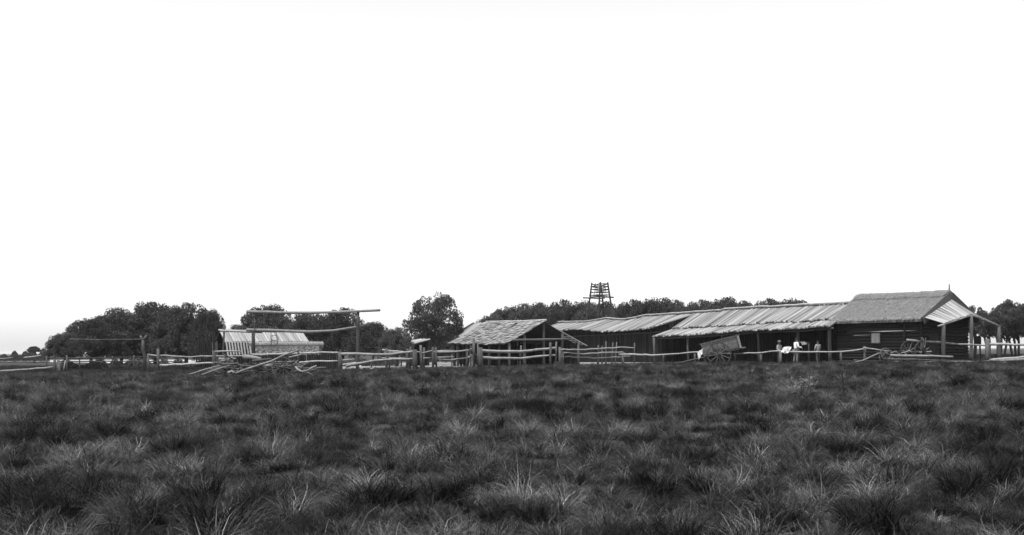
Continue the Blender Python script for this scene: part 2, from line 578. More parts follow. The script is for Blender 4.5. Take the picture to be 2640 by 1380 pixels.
sp = field(lambda y: 1.6 if y < 30 else 1.2, 10, 78)
sp = sp[(sp[:, 1] < EDGE(sp[:, 0]))]
x, y = sp[:, 0], sp[:, 1]
pos = np.stack([x, y, ground(x, y)], 1)
protos = [blade_mesh('dry_stems', 3, .2, .25, .55, .005, 1.0, .15, 'stem', 80 + i) for i in range(4)]
scatter('dry_stalks', protos, pos, rng.uniform(0, 6.283, len(x)), np.repeat(rng.uniform(.6, 1.2, (len(x), 1)), 3, 1), 'pale dry stalks scattered among the meadow grass')

# ------------------------------------------------------------------ trees
def lerp_pts(tab, t):
    for (t0, z0), (t1, z1) in zip(tab, tab[1:]):
        if t <= t1: return z0 + (z1 - z0) * (t - t0) / (t1 - t0)
    return tab[-1][1]
def crown_mesh(name, seed, nclump, nleaf, leaf, mat, shape):
    g = np.random.default_rng(seed)
    cs = []
    while len(cs) < nclump:
        p = g.uniform(-1, 1, 3)
        if shape == 'grove':           # low wide dome, foliage almost down to the grass
            p[2] = g.uniform(0, 1)
            r = math.hypot(p[0], p[1])
            lim = .93 * (1 - min(1, r) ** 2.4) ** .6
            if r > .97 or p[2] > lim or (p[2] < lim - .4 and g.uniform() > .3): continue
            cs.append((p[0], p[1], .04 + p[2] * .93, g.uniform(.09, .24)))
        elif shape == 'round':
            q = np.linalg.norm(p)
            if q > .92 or (q < .5 and g.uniform() > .3): continue
            cs.append((p[0], p[1], .5 + p[2] * .47, g.uniform(.1, .2)))
        else:                            # high umbrella on bare stems
            p[2] = g.uniform(0, 1)
            r = math.hypot(p[0], p[1])
            if r > .9 or p[2] > 1 - r * r * .7: continue
            cs.append((p[0], p[1], .12 + .83 * p[2], g.uniform(.18, .28)))
    cs = np.array(cs)
    wts = cs[:, 3] ** 2; wts /= wts.sum()
    ci = g.choice(len(cs), nleaf, p=wts)
    d = g.normal(0, 1, (nleaf, 3)); d /= np.linalg.norm(d, axis=1)[:, None]
    rad = g.uniform(.35, 1, nleaf) ** .5
    R = cs[ci, 3] * rad
    c = cs[ci, :3] + d * np.stack([R, R, R * .55], 1)
    n_ = g.normal(0, 1, (nleaf, 3)); n_[:, 2] += .9; n_ /= np.linalg.norm(n_, axis=1)[:, None]
    t = np.cross(n_, g.normal(0, 1, (nleaf, 3))); t /= np.linalg.norm(t, axis=1)[:, None]
    b_ = np.cross(n_, t)
    s_ = (leaf * g.uniform(.6, 1.4, nleaf))[:, None]
    v = np.stack([c - t * s_, c - b_ * s_ * .45, c + t * s_, c + b_ * s_ * .45], 1).reshape(-1, 3)
    f = np.arange(4 * nleaf).reshape(-1, 4)
    m = bpy.data.meshes.new(name)
    m.from_pydata(v.tolist(), [], f.tolist())
    m.materials.append(MAT[mat])
    return m
CROWN = {
    'grove': [crown_mesh('grove_crown', 10 + i, 260, 34000, .026, 'leaf', 'grove') for i in range(4)],
    'round': [crown_mesh('round_crown', 30, 150, 17000, .026, 'leaf_pale', 'round')],
    'tall': [crown_mesh('tall_crown', 40 + i, 70, 15000, .033, 'leaf', 'tall') for i in range(2)],
}
def tree(name, label, px, d, top, halfw, shape='grove', bottom=None, var=0, stems=1, lean=0, group=None, depth=None):
    """px: column of the trunk, top: pixel row of the crown's top, halfw: half width in pixels, bottom: row where foliage ends"""
    base = G(px, d)
    t = thing(name, base, label, 'tree', group)
    ztop = zat(base.x, d, top)
    zb = zat(base.x, d, bottom) if bottom else base.z + .35
    hw = halfw / F * d
    cx = base.x + lean
    me_ = CROWN[shape][var % len(CROWN[shape])]
    o = bpy.data.objects.new('crown', me_)
    link(o, t)
    o.location = (lean, 0, zb - base.z)
    o.scale = (hw, depth or hw * .9, (ztop - zb) * (1.07 if shape == 'grove' else 1.0))
    o.rotation_euler = (0, 0, 0)
    s = MB()
    for k in range(stems):
        ox = (k - (stems - 1) / 2) * .35
        mid = Vector((cx + ox * 1.5, d, zb + (ztop - zb) * .35))
        b0 = Vector((base.x + ox, d + .2 * k, base.z - .15))
        r = .06 + .012 * (ztop - base.z) if stems > 1 else .08 + .02 * (ztop - base.z)
        s.tube(wander([b0, b0.lerp(mid, .5) + Vector((.1, .05, 0)), mid], .8, .04), [r * 1.2] + [r * .8] * 0 if False else r * .9, 7)
        for j in range(6 if stems == 1 else 3):
            a = j * 1.05 + k
            st = b0.lerp(mid, .55 + .07 * j)
            e = Vector((cx + math.cos(a) * hw * .62, d + math.sin(a) * hw * .55, zb + (ztop - zb) * (.45 + .06 * (j % 4))))
            s.tube([st, st.lerp(e, .5) + Vector((0, 0, .15)), e], [r * .55, r * .4, r * .15], 5)
    s.build('trunk', 'bark', t, smooth_=True)
    return t
GL = 'grove at the left'
for i, (px, d, top, hw, bot, lab) in enumerate([
    (166, 100, 858, 46, 922, 'small outermost tree at the left tip of the left grove'),
    (232, 103, 822, 74, 921, 'low domed tree second from the left in the left grove'),
    (310, 106, 795, 88, 919, 'broad dark tree left of the forked post'),
    (398, 108, 778, 92, 918, 'tallest tree of the left grove, rising behind the forked post'),
    (478, 105, 784, 84, 920, 'dense dark tree right of the forked post, above the sagging rails'),
    (540, 101, 800, 52, 925, 'tree at the right end of the left grove, touching the log roof'),
]):
    tree('dark_tree', lab, px, d, top, hw, 'grove', bot, i, group=GL)
GM = 'trees behind the tall pole frame'
for i, (px, d, top, hw, bot, lab) in enumerate([
    (690, 116, 788, 84, 915, 'tallest tree behind the left post of the pole frame'),
    (612, 119, 838, 42, 915, 'low tree in the gap between the left grove and the pole frame'),
    (800, 113, 804, 76, 915, 'flat topped tree under the middle of the top beam'),
    (882, 112, 796, 68, 917, 'tree behind the right post of the pole frame'),
    (958, 104, 832, 60, 919, 'low bushy tree right of the pole frame'),
    (1090, 121, 862, 60, 930, 'low dark bush filling the gap beneath the lone tree'),
    (1165, 119, 846, 62, 930, 'dark bush between the lone tree and the barn roof'),
    (1022, 96, 846, 46, 922, 'small rounded bush beside the lone tree'),
]):
    tree('spreading_tree', lab, px, d, top, hw, 'grove', bot, i + 1, group=GM)
tree('round_tree', 'lone airy round tree standing clear against the sky', 1119, 104, 753, 80, 'round', 903)
GF = 'long wood behind the sheds'
OUT = [(1235, 842), (1262, 818), (1300, 797), (1340, 787), (1400, 781), (1450, 777), (1500, 781), (1560, 781), (1600, 779), (1650, 776), (1700, 774), (1740, 770), (1780, 778), (1820, 781), (1860, 775), (1895, 769), (1950, 778), (2000, 775), (2060, 775), (2110, 783), (2150, 800)]
WOOD = ['lowest tree at the left tip of the long wood', 'second tree from the left tip of the long wood', 'tree of the long wood behind the barn ridge', 'tree of the long wood above the barn gable', 'tree of the long wood between the barn and the watchtower',
        'tree of the long wood just left of the watchtower', 'tree of the long wood directly behind the watchtower', 'tree of the long wood just right of the watchtower', 'second tree right of the watchtower in the long wood', 'third tree right of the watchtower in the long wood',
        'tree of the long wood left of its middle hump', 'tree forming the middle hump of the long wood', 'tree of the long wood above the gap between the two log roofs', 'low flat tree of the long wood above the wide log roof end',
        'tree of the long wood above the front of the box cart', 'high tree of the long wood above the box cart tail', 'tree of the long wood behind the wide log roof', 'third tree from the right end of the long wood', 'last full tree at the right end of the long wood', 'small tree peeping over the ridge beside the thatched hut']
for i, lab in enumerate(WOOD):
    px = 1272 + i * 44.2 + random.uniform(-6, 6)
    top = lerp_pts(OUT, px) - 2 + random.uniform(-2, 3)
    tree('wood_tree', lab, px, 124 + 7 * ((i * 5) % 3) / 2, top, 52 if i == 0 else (34 if i == 19 else random.uniform(58, 72)), 'grove', None, i, group=GF, depth=4.4)
GR = 'slender trees beyond the thatched hut'
for i, (px, d, top, hw, bot, st, ln, lab) in enumerate([
    (2512, 106, 786, 27, 862, 1, 0, 'slim tree just clearing the thatched hut roof'),
    (2548, 102, 803, 52, 872, 2, -.2, 'low tree between the porch and the slender grove'),
    (2582, 98, 790, 54, 868, 3, .0, 'tree on three thin stems beside the porch post'),
    (2622, 100, 776, 56, 872, 3, -.5, 'tallest slender tree near the right edge'),
    (2668, 97, 780, 54, 870, 2, -.6, 'slender tree cut by the right edge'),
]):
    tree('slender_tree', lab, px, d, top, hw, 'tall', bot, i, st, ln, group=GR)
tree('distant_tree', 'pale little tree far off left of the grove', 88, 190, 893, 17, 'grove', 908, 1)
# far scrub: a belt that reads as one mass
g = np.random.default_rng(5)
s = MB()
for i in range(9000):
    px = g.uniform(-420, 128)
    d = g.uniform(255, 300)
    hh = (.5 + 2.6 * smooth(-100, 110, px)) * (.7 + .3 * math.sin(px * .21) * math.sin(px * .043))
    c = P(px, 915, d); z0 = gz(c.x, c.y)
    z = z0 + abs(g.uniform(0, 1)) * hh + .1
    a = g.uniform(0, 3.14); q = g.uniform(.12, .3)
    dx, dz = math.cos(a) * q, math.sin(a) * q
    s.quad((c.x - dx, d - dz, z - q * .3), (c.x, d + q * .5, z - q), (c.x + dx, d + dz, z + q * .3), (c.x, d - q * .5, z + q))
tag(s.build('far_scrub', 'leaf'), 'pale scrub along the far left horizon', 'scrub', kind='stuff')

g = np.random.default_rng(6)
s = MB()
for i in range(30000):
    px = g.uniform(150, 600) if i % 3 else g.uniform(600, 1030)
    d = g.uniform(101, 110)
    q = .5 + .5 * math.sin(px * .11 + 1.7 * math.sin(px * .043))
    q = .12 + .88 * q * g.uniform(.3, 1)
    c = P(px, 925, d); z = gz(c.x, c.y) + g.uniform(0, 1) ** 1.3 * (.35 + .95 * q)
    a = g.uniform(0, 6.28); r = g.uniform(.06, .13)
    dx, dy, dz = math.cos(a) * r, math.sin(a) * r, g.uniform(-.6, .6) * r
    s.quad((c.x - dx, d - dy, z - dz), (c.x + dy * .5, d - dx * .5, z + r * .3), (c.x + dx, d + dy, z + dz), (c.x - dy * .5, d + dx * .5, z - r * .3))
tag(s.build('undergrowth', 'leaf'), 'dark undergrowth beneath the groves at the left', 'undergrowth', kind='stuff')

# ------------------------------------------------------------------ buildings
AX, NX = Vector((-.5, .866, 0)), Vector((-.866, -.5, 0))     # ridge line going away, slope side towards the camera
def plan(R0, t, w, z=0):
    p = Vector((R0[0], R0[1], 0)) + AX * t + NX * w
    p.z = z
    return p
def log_roof(root, R0, t0, t1, wtop, wbot, ztop, zbot, pitch, name='roof_log', mat='palm', side=1, jit=.3, tb=None):
    """half palm trunks laid ridge to eave, each a piece; ztop / zbot: tables of height along t"""
    n_ = int((t1 - t0) / pitch)
    b_ = MB()
    prev = None
    for i in range(n_ + 1):
        t = t0 + (t1 - t0) * i / n_
        B_ = (lambda q_: q_) if tb is None else (lambda q_: tb[0] + (tb[1] - tb[0]) * (q_ - t0) / (t1 - t0))
        a = plan(R0, t, wtop * side, lerp_pts(ztop, t)); e = plan(R0, B_(t), wbot * side, lerp_pts(zbot, B_(t)))
        if i < n_:
            tt = t + pitch * .5
            a2 = plan(R0, tt, wtop * side, lerp_pts(ztop, tt) + random.uniform(-.03, .05)); e2 = plan(R0, B_(tt) + random.uniform(-.03, .03), wbot * side, lerp_pts(zbot, B_(tt)) + random.uniform(-.03, .05))
            dr = (e2 - a2)
            piece(name, 'half', mat, root, a2 - dr * random.uniform(0, .015), e2 + dr * random.uniform(-.01, jit / dr.length), pitch * random.uniform(.42, .56), ry=pitch * random.uniform(.4, .6))
        a, e = a - Vector((0, 0, .03)), e - Vector((0, 0, .03))
        if prev:
            b_.slab([prev[0], a, e, prev[1]], .05)
        prev = (a, e)
    return b_
def wall_logs(root, a, b, z0f, z1f, pitch, r, name='wall_log', mat='palm_dark', zt=None):
    a, b = Vector(a), Vector(b)
    n_ = int((b - a).length / pitch)
    for i in range(n_ + 1):
        p = a.lerp(b, i / n_)
        p.x += random.uniform(-.02, .02)
        zb = gz(p.x, p.y) - .1
        ztp = z1f(i / n_) + random.uniform(-.06, .04)
        piece(name, 'log', mat, root, (p.x, p.y, zb), (p.x + random.uniform(-.05, .05), p.y, ztp), r * random.uniform(.85, 1.1))

# --- the long wide shed with a verandah (centre right)
RB = (28.7, 72.0)
tB0, tB1 = 7.2, 26.0
def zr(tab):
    return [(t, zat(*plan(RB, t, 0)[:2], py)) for t, py in tab]
def pxt(px, w=0):      # ridge coordinate of the point of line w seen in column px
    u = (px - PX) / F
    return (RB[0] + NX.x * w - u * (RB[1] + NX.y * w)) / (u * AX.y - AX.x)
ridgeB = [(pxt(px), zat(*plan(RB, pxt(px), 0)[:2], py)) for px, py in ((2215, 785), (2120, 790), (1990, 797), (1965, 797), (1870, 803), (1860, 806), (1785, 810))]
wm, we = 2.1, 4.2
midB = [(pxt(px, wm), zat(*plan(RB, pxt(px, wm), wm)[:2], py)) for px, py in ((2165, 820), (2100, 826), (1985, 831), (1880, 838), (1800, 842), (1728, 846))]
midB_lo = [(t, z - .1) for t, z in midB]
eaveB = [(pxt(px, we), zat(*plan(RB, pxt(px, we), we)[:2], py)) for px, py in ((2142, 841), (2050, 848), (1955, 851), (1860, 858), (1780, 864), (1688, 867))]
baseB = plan(RB, 16, 2); baseB.z = gz(baseB.x, baseB.y)
shed = thing('verandah_shed', baseB, 'long open shed with a two-tier roof of pale split logs behind the box cart', 'shed')
bb = log_roof(shed, RB, tB0, tB1, 0, wm + .25, ridgeB, [(t, z - .02) for t, z in midB], .24)
bb2 = log_roof(shed, RB, 7.5, tB1 + .3, wm - .1, we, midB_lo, eaveB, .24, name='eave_log', tb=(6.4, tB1 + .3))
bb.v and bb.build('roof_base', 'base', shed)
bb2.build('eave_base', 'base', shed)
fz = [(t, z) for t, z in ridgeB]
bf = log_roof(shed, RB, tB0, tB1, 0, 3.4, [(t, z - .02) for t, z in ridgeB], [(t, z - 1.7) for t, z in ridgeB], .48, name='back_roof_log', side=-1)
bf.build('back_roof_base', 'base', shed)
pole('ridge_pole', 'rail', shed, [plan(RB, t, .05, z + .2) for t, z in ridgeB], .09, amp=.02)
pole('eave_beam', 'post', shed, [plan(RB, t, we - .25, z - .16) for t, z in eaveB], .08)
for px, py in ((2138, 845), (2058, 851), (1955, 855), (1862, 860), (1774, 866), (1686, 869)):
    w = we - .3
    t = pxt(px, w)
    p = plan(RB, t, w); g0 = gz(p.x, p.y)
    pole('verandah_post', 'post', shed, [(p.x + random.uniform(-.08, .08), p.y, g0 - .2), (p.x, p.y, lerp_pts(eaveB, t) - .12)], random.uniform(.09, .14) if px < 2100 else .16, .1, amp=.01)
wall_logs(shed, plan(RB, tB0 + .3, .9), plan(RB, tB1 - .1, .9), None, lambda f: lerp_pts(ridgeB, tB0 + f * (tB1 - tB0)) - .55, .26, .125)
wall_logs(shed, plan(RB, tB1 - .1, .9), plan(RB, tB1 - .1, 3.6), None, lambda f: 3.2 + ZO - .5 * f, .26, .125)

# --- the palisade shed further back
tC0, tC1 = 26.2, 47.8
ridgeC = [(pxt(px), zat(*plan(RB, pxt(px), 0)[:2], py)) for px, py in ((1786, 811), (1720, 815), (1668, 818), (1612, 829), (1565, 825), (1510, 834), (1440, 835))]
wc = 2.9
eaveC = [(pxt(px, wc), zat(*plan(RB, pxt(px, wc), wc)[:2], py)) for px, py in ((1705, 838), (1680, 846), (1600, 854), (1555, 855), (1500, 849), (1420, 853), (1380, 856))]
baseC = plan(RB, 37, 1); baseC.z = gz(baseC.x, baseC.y)
shedc = thing('palisade_shed', baseC, 'dark upright-log shed with a sagging log roof behind the three-rail fence', 'shed')
log_roof(shedc, RB, tC0, tC1, 0, wc, ridgeC, eaveC, .24).build('roof_base', 'base', shedc)
log_roof(shedc, RB, tC0, tC1, 0, wc, [(t, z - .02) for t, z in ridgeC], eaveC, .48, name='back_roof_log', side=-1).build('back_roof_base', 'base', shedc)
pole('ridge_pole', 'rail', shedc, [plan(RB, t, .05, z + .2) for t, z in ridgeC], .085, amp=.02)
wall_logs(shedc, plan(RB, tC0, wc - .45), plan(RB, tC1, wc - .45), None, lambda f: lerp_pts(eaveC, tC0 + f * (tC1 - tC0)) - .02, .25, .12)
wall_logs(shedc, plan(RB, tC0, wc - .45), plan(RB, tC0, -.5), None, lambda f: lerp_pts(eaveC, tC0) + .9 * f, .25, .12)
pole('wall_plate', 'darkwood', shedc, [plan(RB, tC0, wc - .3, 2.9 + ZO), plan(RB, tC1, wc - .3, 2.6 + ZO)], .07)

# --- thatched hut (right)
RA = RB
zA0 = zat(28.7, 72, 750); zA1 = zat(*plan(RA, 7.7, 0)[:2], 760)
ridgeA = [(0, zA0), (3.8, (zA0 + zA1) / 2 - .04), (7.7, zA1)]
wa = 2.75
eA0 = zat(*plan(RA, 0, wa)[:2], 819); eA1 = zat(*plan(RA, 7.7, wa)[:2], 826)
eaveA = [(0, eA0), (7.7, eA1)]
baseA = plan(RA, 3.8, 0); baseA.z = gz(baseA.x, baseA.y)
hut = thing('thatched_hut', baseA, 'thatched log hut with a small pale shutter and plank porch', 'hut')
def thatch_grid(t0, t1, w0, w1, lift, thick, nt, nw, rag, side=1):
    s = MB()
    for k, th in ((0, 0), (1, -thick)):
        for i in range(nt + 1):
            for j in range(nw + 1):
                t = t0 + (t1 - t0) * i / nt; f = j / nw
                w = w0 + (w1 - w0) * f
                fz_ = w / wa
                z = lerp_pts(ridgeA, t) * (1 - fz_) + lerp_pts(eaveA, t) * fz_
                z += lift + th + .04 * math.sin(3.14 * fz_) * -1
                if k == 0: z += random.uniform(-.02, .02)
                if j == nw: w += random.uniform(-.02, rag)
                if i in (0, nt): t += random.uniform(-.05, .05)
                s.v.append(tuple(plan(RA, t, w * side, z)))
    n1 = (nt + 1) * (nw + 1)
    q = lambda i, j: i * (nw + 1) + j
    for i in range(nt):
        for j in range(nw):
            s.f.append((q(i, j), q(i + 1, j), q(i + 1, j + 1), q(i, j + 1)))
            s.f.append((n1 + q(i, j), n1 + q(i, j + 1), n1 + q(i + 1, j + 1), n1 + q(i + 1, j)))
    for i in range(nt):
        for j in (0, nw):
            s.f.append((q(i, j), q(i + 1, j), n1 + q(i + 1, j), n1 + q(i, j)))
    for j in range(nw):
        for i in (0, nt):
            s.f.append((q(i, j), q(i, j + 1), n1 + q(i, j + 1), n1 + q(i, j)))
    return s
thatch_grid(-.1, 7.8, .0, wa, 0, .26, 60, 22, .12).build('thatch', 'thatch', hut)
thatch_grid(-.1, 7.8, .0, wa, 0, .26, 60, 22, .12, -1).build('thatch', 'thatch', hut)
thatch_grid(-.05, 7.6, -.0, .55, .07, .07, 60, 6, .08).build('ridge_cap', 'thatch', hut)
thatch_grid(-.05, 7.6, -.0, .55, .07, .07, 60, 6, .08, -1).build('ridge_cap', 'thatch', hut)
s = MB(); nrmA = Vector((NX.x * .5, NX.y * .5, .86))
for i in range(7000):
    t = random.uniform(-.12, 7.8); w = random.uniform(0, wa + .05); f = w / wa
    L = random.uniform(.18, .45) / wa; f2 = min(f + L, 1.09)
    z = lambda q: lerp_pts(ridgeA, t) * (1 - q) + lerp_pts(eaveA, t) * q
    cap = .075 if w < .5 else .0
    a = plan(RA, t, w, z(f) + .015 + cap); t2 = t + random.uniform(-.07, .07)
    e = plan(RA, t2, f2 * wa, z(f2) + random.uniform(.02, .06) + cap)
    sd = AX * random.uniform(.006, .014)
    s.quad(a - sd, a + sd, e + sd * .5, e - sd * .5)
tag(s.build('thatch_straw', 'straw', hut), kind='stuff')
# horizontal log walls
ww = wa - .5
zb = baseA.z - .05
hl = 0
while zb + hl < eA1 - .05:
    z = zb + hl + .12
    piece('wall_log', 'log', 'wall', hut, plan(RA, .35, ww, z), plan(RA, 7.5, ww, z + random.uniform(-.04, .04)), random.uniform(.105, .135))
    piece('gable_log', 'log', 'wall', hut, plan(RA, .35, ww, z + .02), plan(RA, .35, -ww, z + .02), .12)
    hl += .215
while zb + hl < zA0 - .5:
    z = zb + hl + .12
    k = ww * (zA0 - .25 - z) / (zA0 - .25 - eA0)
    piece('gable_log', 'log', 'wall', hut, plan(RA, .35, k, z), plan(RA, .35, -k, z), .12)
    hl += .215
# window: frame, shutter boards
def wall_pt(px, py, w):
    t = pxt(px, w); p = plan(RA, t, w)
    return plan(RA, t, w, zat(p.x, p.y, py))
wf = ww + .16
c00, c10, c11, c01 = wall_pt(2246, 886, wf), wall_pt(2270, 885, wf), wall_pt(2270, 857.5, wf), wall_pt(2246, 858, wf)
win = MB()
for a, b in ((c00, c10), (c10, c11), (c11, c01), (c01, c00)): win.bar(a, b, .09, .09)
win = win.build('window', 'darkwood', hut)
for i in range(4):
    a = c00.lerp(c10, (i + .5) / 4) + NX * .012 * (i % 2); b = c01.lerp(c11, (i + .5) / 4) + NX * .012 * (i % 2)
    o = MB().bar(a, b, (c10 - c00).length / 4.2, .03, up=NX).build('shutter_board', 'shutter', win)
a, b = wall_pt(2185, 857, wf), wall_pt(2272, 853, wf)
MB().bar(a, b, .07, .06).build('lintel', 'post', hut)
pole('wall_post', 'wall', hut, [plan(RA, .3, ww + .12, zb), plan(RA, .3, ww + .12, eA0)], .13)
pole('wall_post', 'wall', hut, [plan(RA, 1.6, ww + .14, zb), plan(RA, 1.6, ww + .14, eA0 - .1)], .09)
dr = MB()
for k in range(3):
    dr.bar(plan(RA, .2, 1.6 - k * .3, zb), plan(RA, .2, 1.6 - k * .3, zb + 1.95), .27, .05, up=AX)
dr.build('door', 'darkwood', hut)
pole('finial', 'darkwood', hut, [plan(RA, 0, 0, zA0 - .3), plan(RA, 0, 0, zat(28.7, 72, 733))], .05, .035, amp=.004)
for sd in (1, -1):
    for w0, w1, zz in ((0, wa * 1.02, -.16),):
        MB().bar(plan(RA, -.16, 0, zA0 - .27), plan(RA, -.16, wa * 1.0 * sd, eA0 - .2), .5 if sd == 1 else .4, .1, up=AX).build('verge_board', 'verge', hut)  # dark strip put in as the shade on the thick thatch edge
# plank porch
q = 1.65
def porch(t, w, py):
    p = plan(RA, t, w)
    return plan(RA, t, w, zat(p.x, p.y, py))
pr0, pr1 = porch(-.1, 0, 770), porch(-q, 0, 809)
pl0, pl1 = porch(-.1, wa * .96, 819), porch(-q, wa * .97, 833)
pr_r0, pr_r1 = plan(RA, -.1, -wa, pl0.z), porch(-q, -wa, 838)
NP = 11
for sd, e0, e1 in ((1, pl0, pl1), (-1, pr_r0, pr_r1)):
    for i in range(NP):
        f0 = (i + .5) / NP
        a, b = pr0.lerp(e0, f0), pr1.lerp(e1, f0)
        wd = (pr1.lerp(e1, (i + 1) / NP) - pr1.lerp(e1, i / NP)).length / 2
        up = (e0 - pr0).cross(pr1 - pr0)
        if up.z < 0: up = -up
        piece('porch_plank', 'board', 'plank', hut, a, b + (b - a) * random.uniform(0, .05), wd * random.uniform(.78, .95), up=up, ry=.016)
pole('porch_beam', 'rail', hut, [pl1 + (pl1 - pr1) * .18 - Vector((0, 0, .1)), pr1 - Vector((0, 0, .1))], .07)
pole('porch_rafter', 'rail', hut, [pr1 - Vector((0, 0, .08)), pr_r1 + (pr_r1 - pr1) * .05 - Vector((0, 0, .08))], .06)
for a in (pl1, pr1, pr_r1):
    r = .15 if a is pl1 else .14
    pole('porch_post', 'post', hut, [(a.x, a.y, gz(a.x, a.y) - .2), (a.x, a.y, a.z - .12)], r, r * .85, amp=.01)

# --- shingled barn (centre)
RE = (2.55, 85.0)
zE0, zE1 = zat(2.55, 85, 827), zat(*plan(RE, 9.4, 0)[:2], 831)
wE = 3.62
eE0 = zat(*plan(RE, 0, wE)[:2], 887); eE1 = zat(*plan(RE, 9.4, wE)[:2], 886)
baseE = plan(RE, 4.7, 0); baseE.z = gz(baseE.x, baseE.y)
barn = thing('shingled_barn', baseE, 'open-gabled barn under a ragged roof of small shingles in the middle', 'barn')
def slopeE(t, w):
    f = abs(w) / wE
    return (zE0 + (zE1 - zE0) * t / 9.4) * (1 - f) + (eE0 + (eE1 - eE0) * t / 9.4) * f - .07 * math.sin(math.pi * f) + .03 * math.sin(t * 1.7)
sb = MB()
for i in range(8):
    for sd in (1, -1):
        t0, t1 = 9.4 * i / 8, 9.4 * (i + 1) / 8
        if sd == -1 and i == 0:
            sb.slab([plan(RE, t0 + .1, 0, slopeE(t0, 0) - .03), plan(RE, t1, 0, slopeE(t1, 0) - .03), plan(RE, t1, -2.1, slopeE(t1, 2.1) - .03), plan(RE, t0 + .1, -2.1, slopeE(t0, 2.1) - .03)], .05)
            continue
        for j in range(3):
            w0, w1 = wE * j / 3, wE * (j + 1) / 3
            sb.slab([plan(RE, t0, w0 * sd, slopeE(t0, w0) - .03), plan(RE, t1, w0 * sd, slopeE(t1, w0) - .03), plan(RE, t1, w1 * sd, slopeE(t1, w1) - .03), plan(RE, t0, w1 * sd, slopeE(t0, w1) - .03)], .05)
sb.build('roof_base', 'base', barn)
NR, NC = 11, 27
slopeN = (plan(RE, 0, 0, slopeE(0, 0)) - plan(RE, 0, wE, slopeE(0, wE))).cross(AX)
if slopeN.z < 0: slopeN = -slopeN
for r_ in range(NR):
    for c_ in range(NC):
        if random.random() < .025: continue
        t = 9.6 * (c_ + .5 + random.uniform(-.25, .25)) / NC - .1
        w1 = (wE + .1) * (r_ + 1) / NR + random.uniform(-.08, .14); w0 = max(0.02, w1 - .52)
        lf = .03 + random.uniform(0, .07)
        a = plan(RE, t, w0, slopeE(t, w0) + .01); e = plan(RE, t + random.uniform(-.05, .05), w1, slopeE(t, w1) + lf)
        piece('shingle', 'board', 'tile', barn, a, e, random.uniform(.15, .2), up=slopeN, ry=.022)
pole('ridge_pole', 'rail', barn, [plan(RE, t, 0, slopeE(t, 0) + .05) for t in (-.2, 3, 6, 9.5)], .08)
for w in (3.18, 1.85, .1, -1.6, -3.1):
    p = plan(RE, 0.0, w)
    pole('gable_post', 'post', barn, [(p.x, p.y, gz(p.x, p.y) - .2), (p.x, p.y, slopeE(0, w) - .1)], .12 if abs(w) < 2 else .1, .1, amp=.012)
    p = plan(RE, 9.2, w)
    pole('back_post', 'darkwood', barn, [(p.x, p.y, gz(p.x, p.y) - .2), (p.x, p.y, slopeE(9.2, w) - .1)], .1, .09)
for t in (1.6, 3.2, 5, 7, 8.6):
    p = plan(RE, t, 3.15)
    pole('eave_post', 'post', barn, [(p.x, p.y, gz(p.x, p.y) - .2), (p.x, p.y, slopeE(t, 3.15) - .08)], .11, .1)
zt = zat(*plan(RE, 0, 1)[:2], 876)
pole('tie_beam', 'post', barn, [plan(RE, -.12, 3.0, zt - .03), plan(RE, -.12, -2.0, zt + .05)], .09)
for k in range(6):        # bare battens where the shingles are gone
    w = -2.0 - k * .33
    MB().bar(plan(RE, -.05, w, slopeE(0, w) - .02), plan(RE, 1.2, w, slopeE(1.2, w) - .02), .05, .04).build('batten', 'rail', barn)
for t in (-.05, .55, 1.15):
    MB().bar(plan(RE, t, -1.2, slopeE(t, 1.2) - .03), plan(RE, t, -3.9, slopeE(t, 3.62) - .16), .07, .06).build('rafter', 'rail' if t < 0 else 'post', barn)
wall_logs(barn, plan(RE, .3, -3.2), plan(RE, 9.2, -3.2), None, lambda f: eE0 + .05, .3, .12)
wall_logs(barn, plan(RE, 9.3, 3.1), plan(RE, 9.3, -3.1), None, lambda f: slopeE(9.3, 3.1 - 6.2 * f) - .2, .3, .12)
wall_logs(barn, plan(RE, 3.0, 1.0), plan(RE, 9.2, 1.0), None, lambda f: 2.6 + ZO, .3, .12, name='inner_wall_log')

# --- low lean-to and the shed behind the barn
RF = (-7.3, 98.0)
bF = plan(RF, 3, 0); bF.z = gz(bF.x, bF.y)
sf = thing('low_log_shed', bF, 'low shed with a bright log roof under the lone round tree', 'shed')
zf0, zf1 = zat(-7.3, 98, 876), zat(*plan(RF, 0, 2)[:2], 891)
log_roof(sf, RF, 0, 4.5, 0, 2.0, [(0, zf0), (7, zf0 - .1)], [(0, zf1), (7, zf1 - .1)], .26).build('roof_base', 'base', sf)
for t in (.1, 2.3, 4.4):
    p = plan(RF, t, 1.8); pole('post', 'post', sf, [(p.x, p.y, gz(p.x, p.y) - .2), (p.x, p.y, zf1 - .05)], .08)
wall_logs(sf, plan(RF, .1, .15), plan(RF, 4.4, .15), None, lambda f: zf0 - .12, .28, .12)
RH = (-3.64, 105.0)
bH = plan(RH, -4, 0); bH.z = gz(bH.x, bH.y)
sh = thing('far_log_shed', bH, 'shed with a pale log roof peeping out behind the left end of the barn', 'shed')
zh0, zh1 = zat(-3.64, 105, 836), zat(*plan(RH, 0, 1.9)[:2], 867)
log_roof(sh, RH, -9, 0, 0, 1.9, [(-9, zh0), (0, zh0)], [(-9, zh1), (0, zh1)], .26).build('roof_base', 'base', sh)
log_roof(sh, RH, -9, 0, 0, 1.9, [(-9, zh0 - .02), (0, zh0 - .02)], [(-9, zh1), (0, zh1)], .52, name='back_roof_log', side=-1).build('back_roof_base', 'base', sh)
MB().bar(plan(RH, .12, -.05, zh0 + .1), plan(RH, .12, 2.2, zh1 + .02), .14, .34, up=AX).build('verge_board', 'darkwood', sh)  # dark strip standing in for the shaded underside of the roof
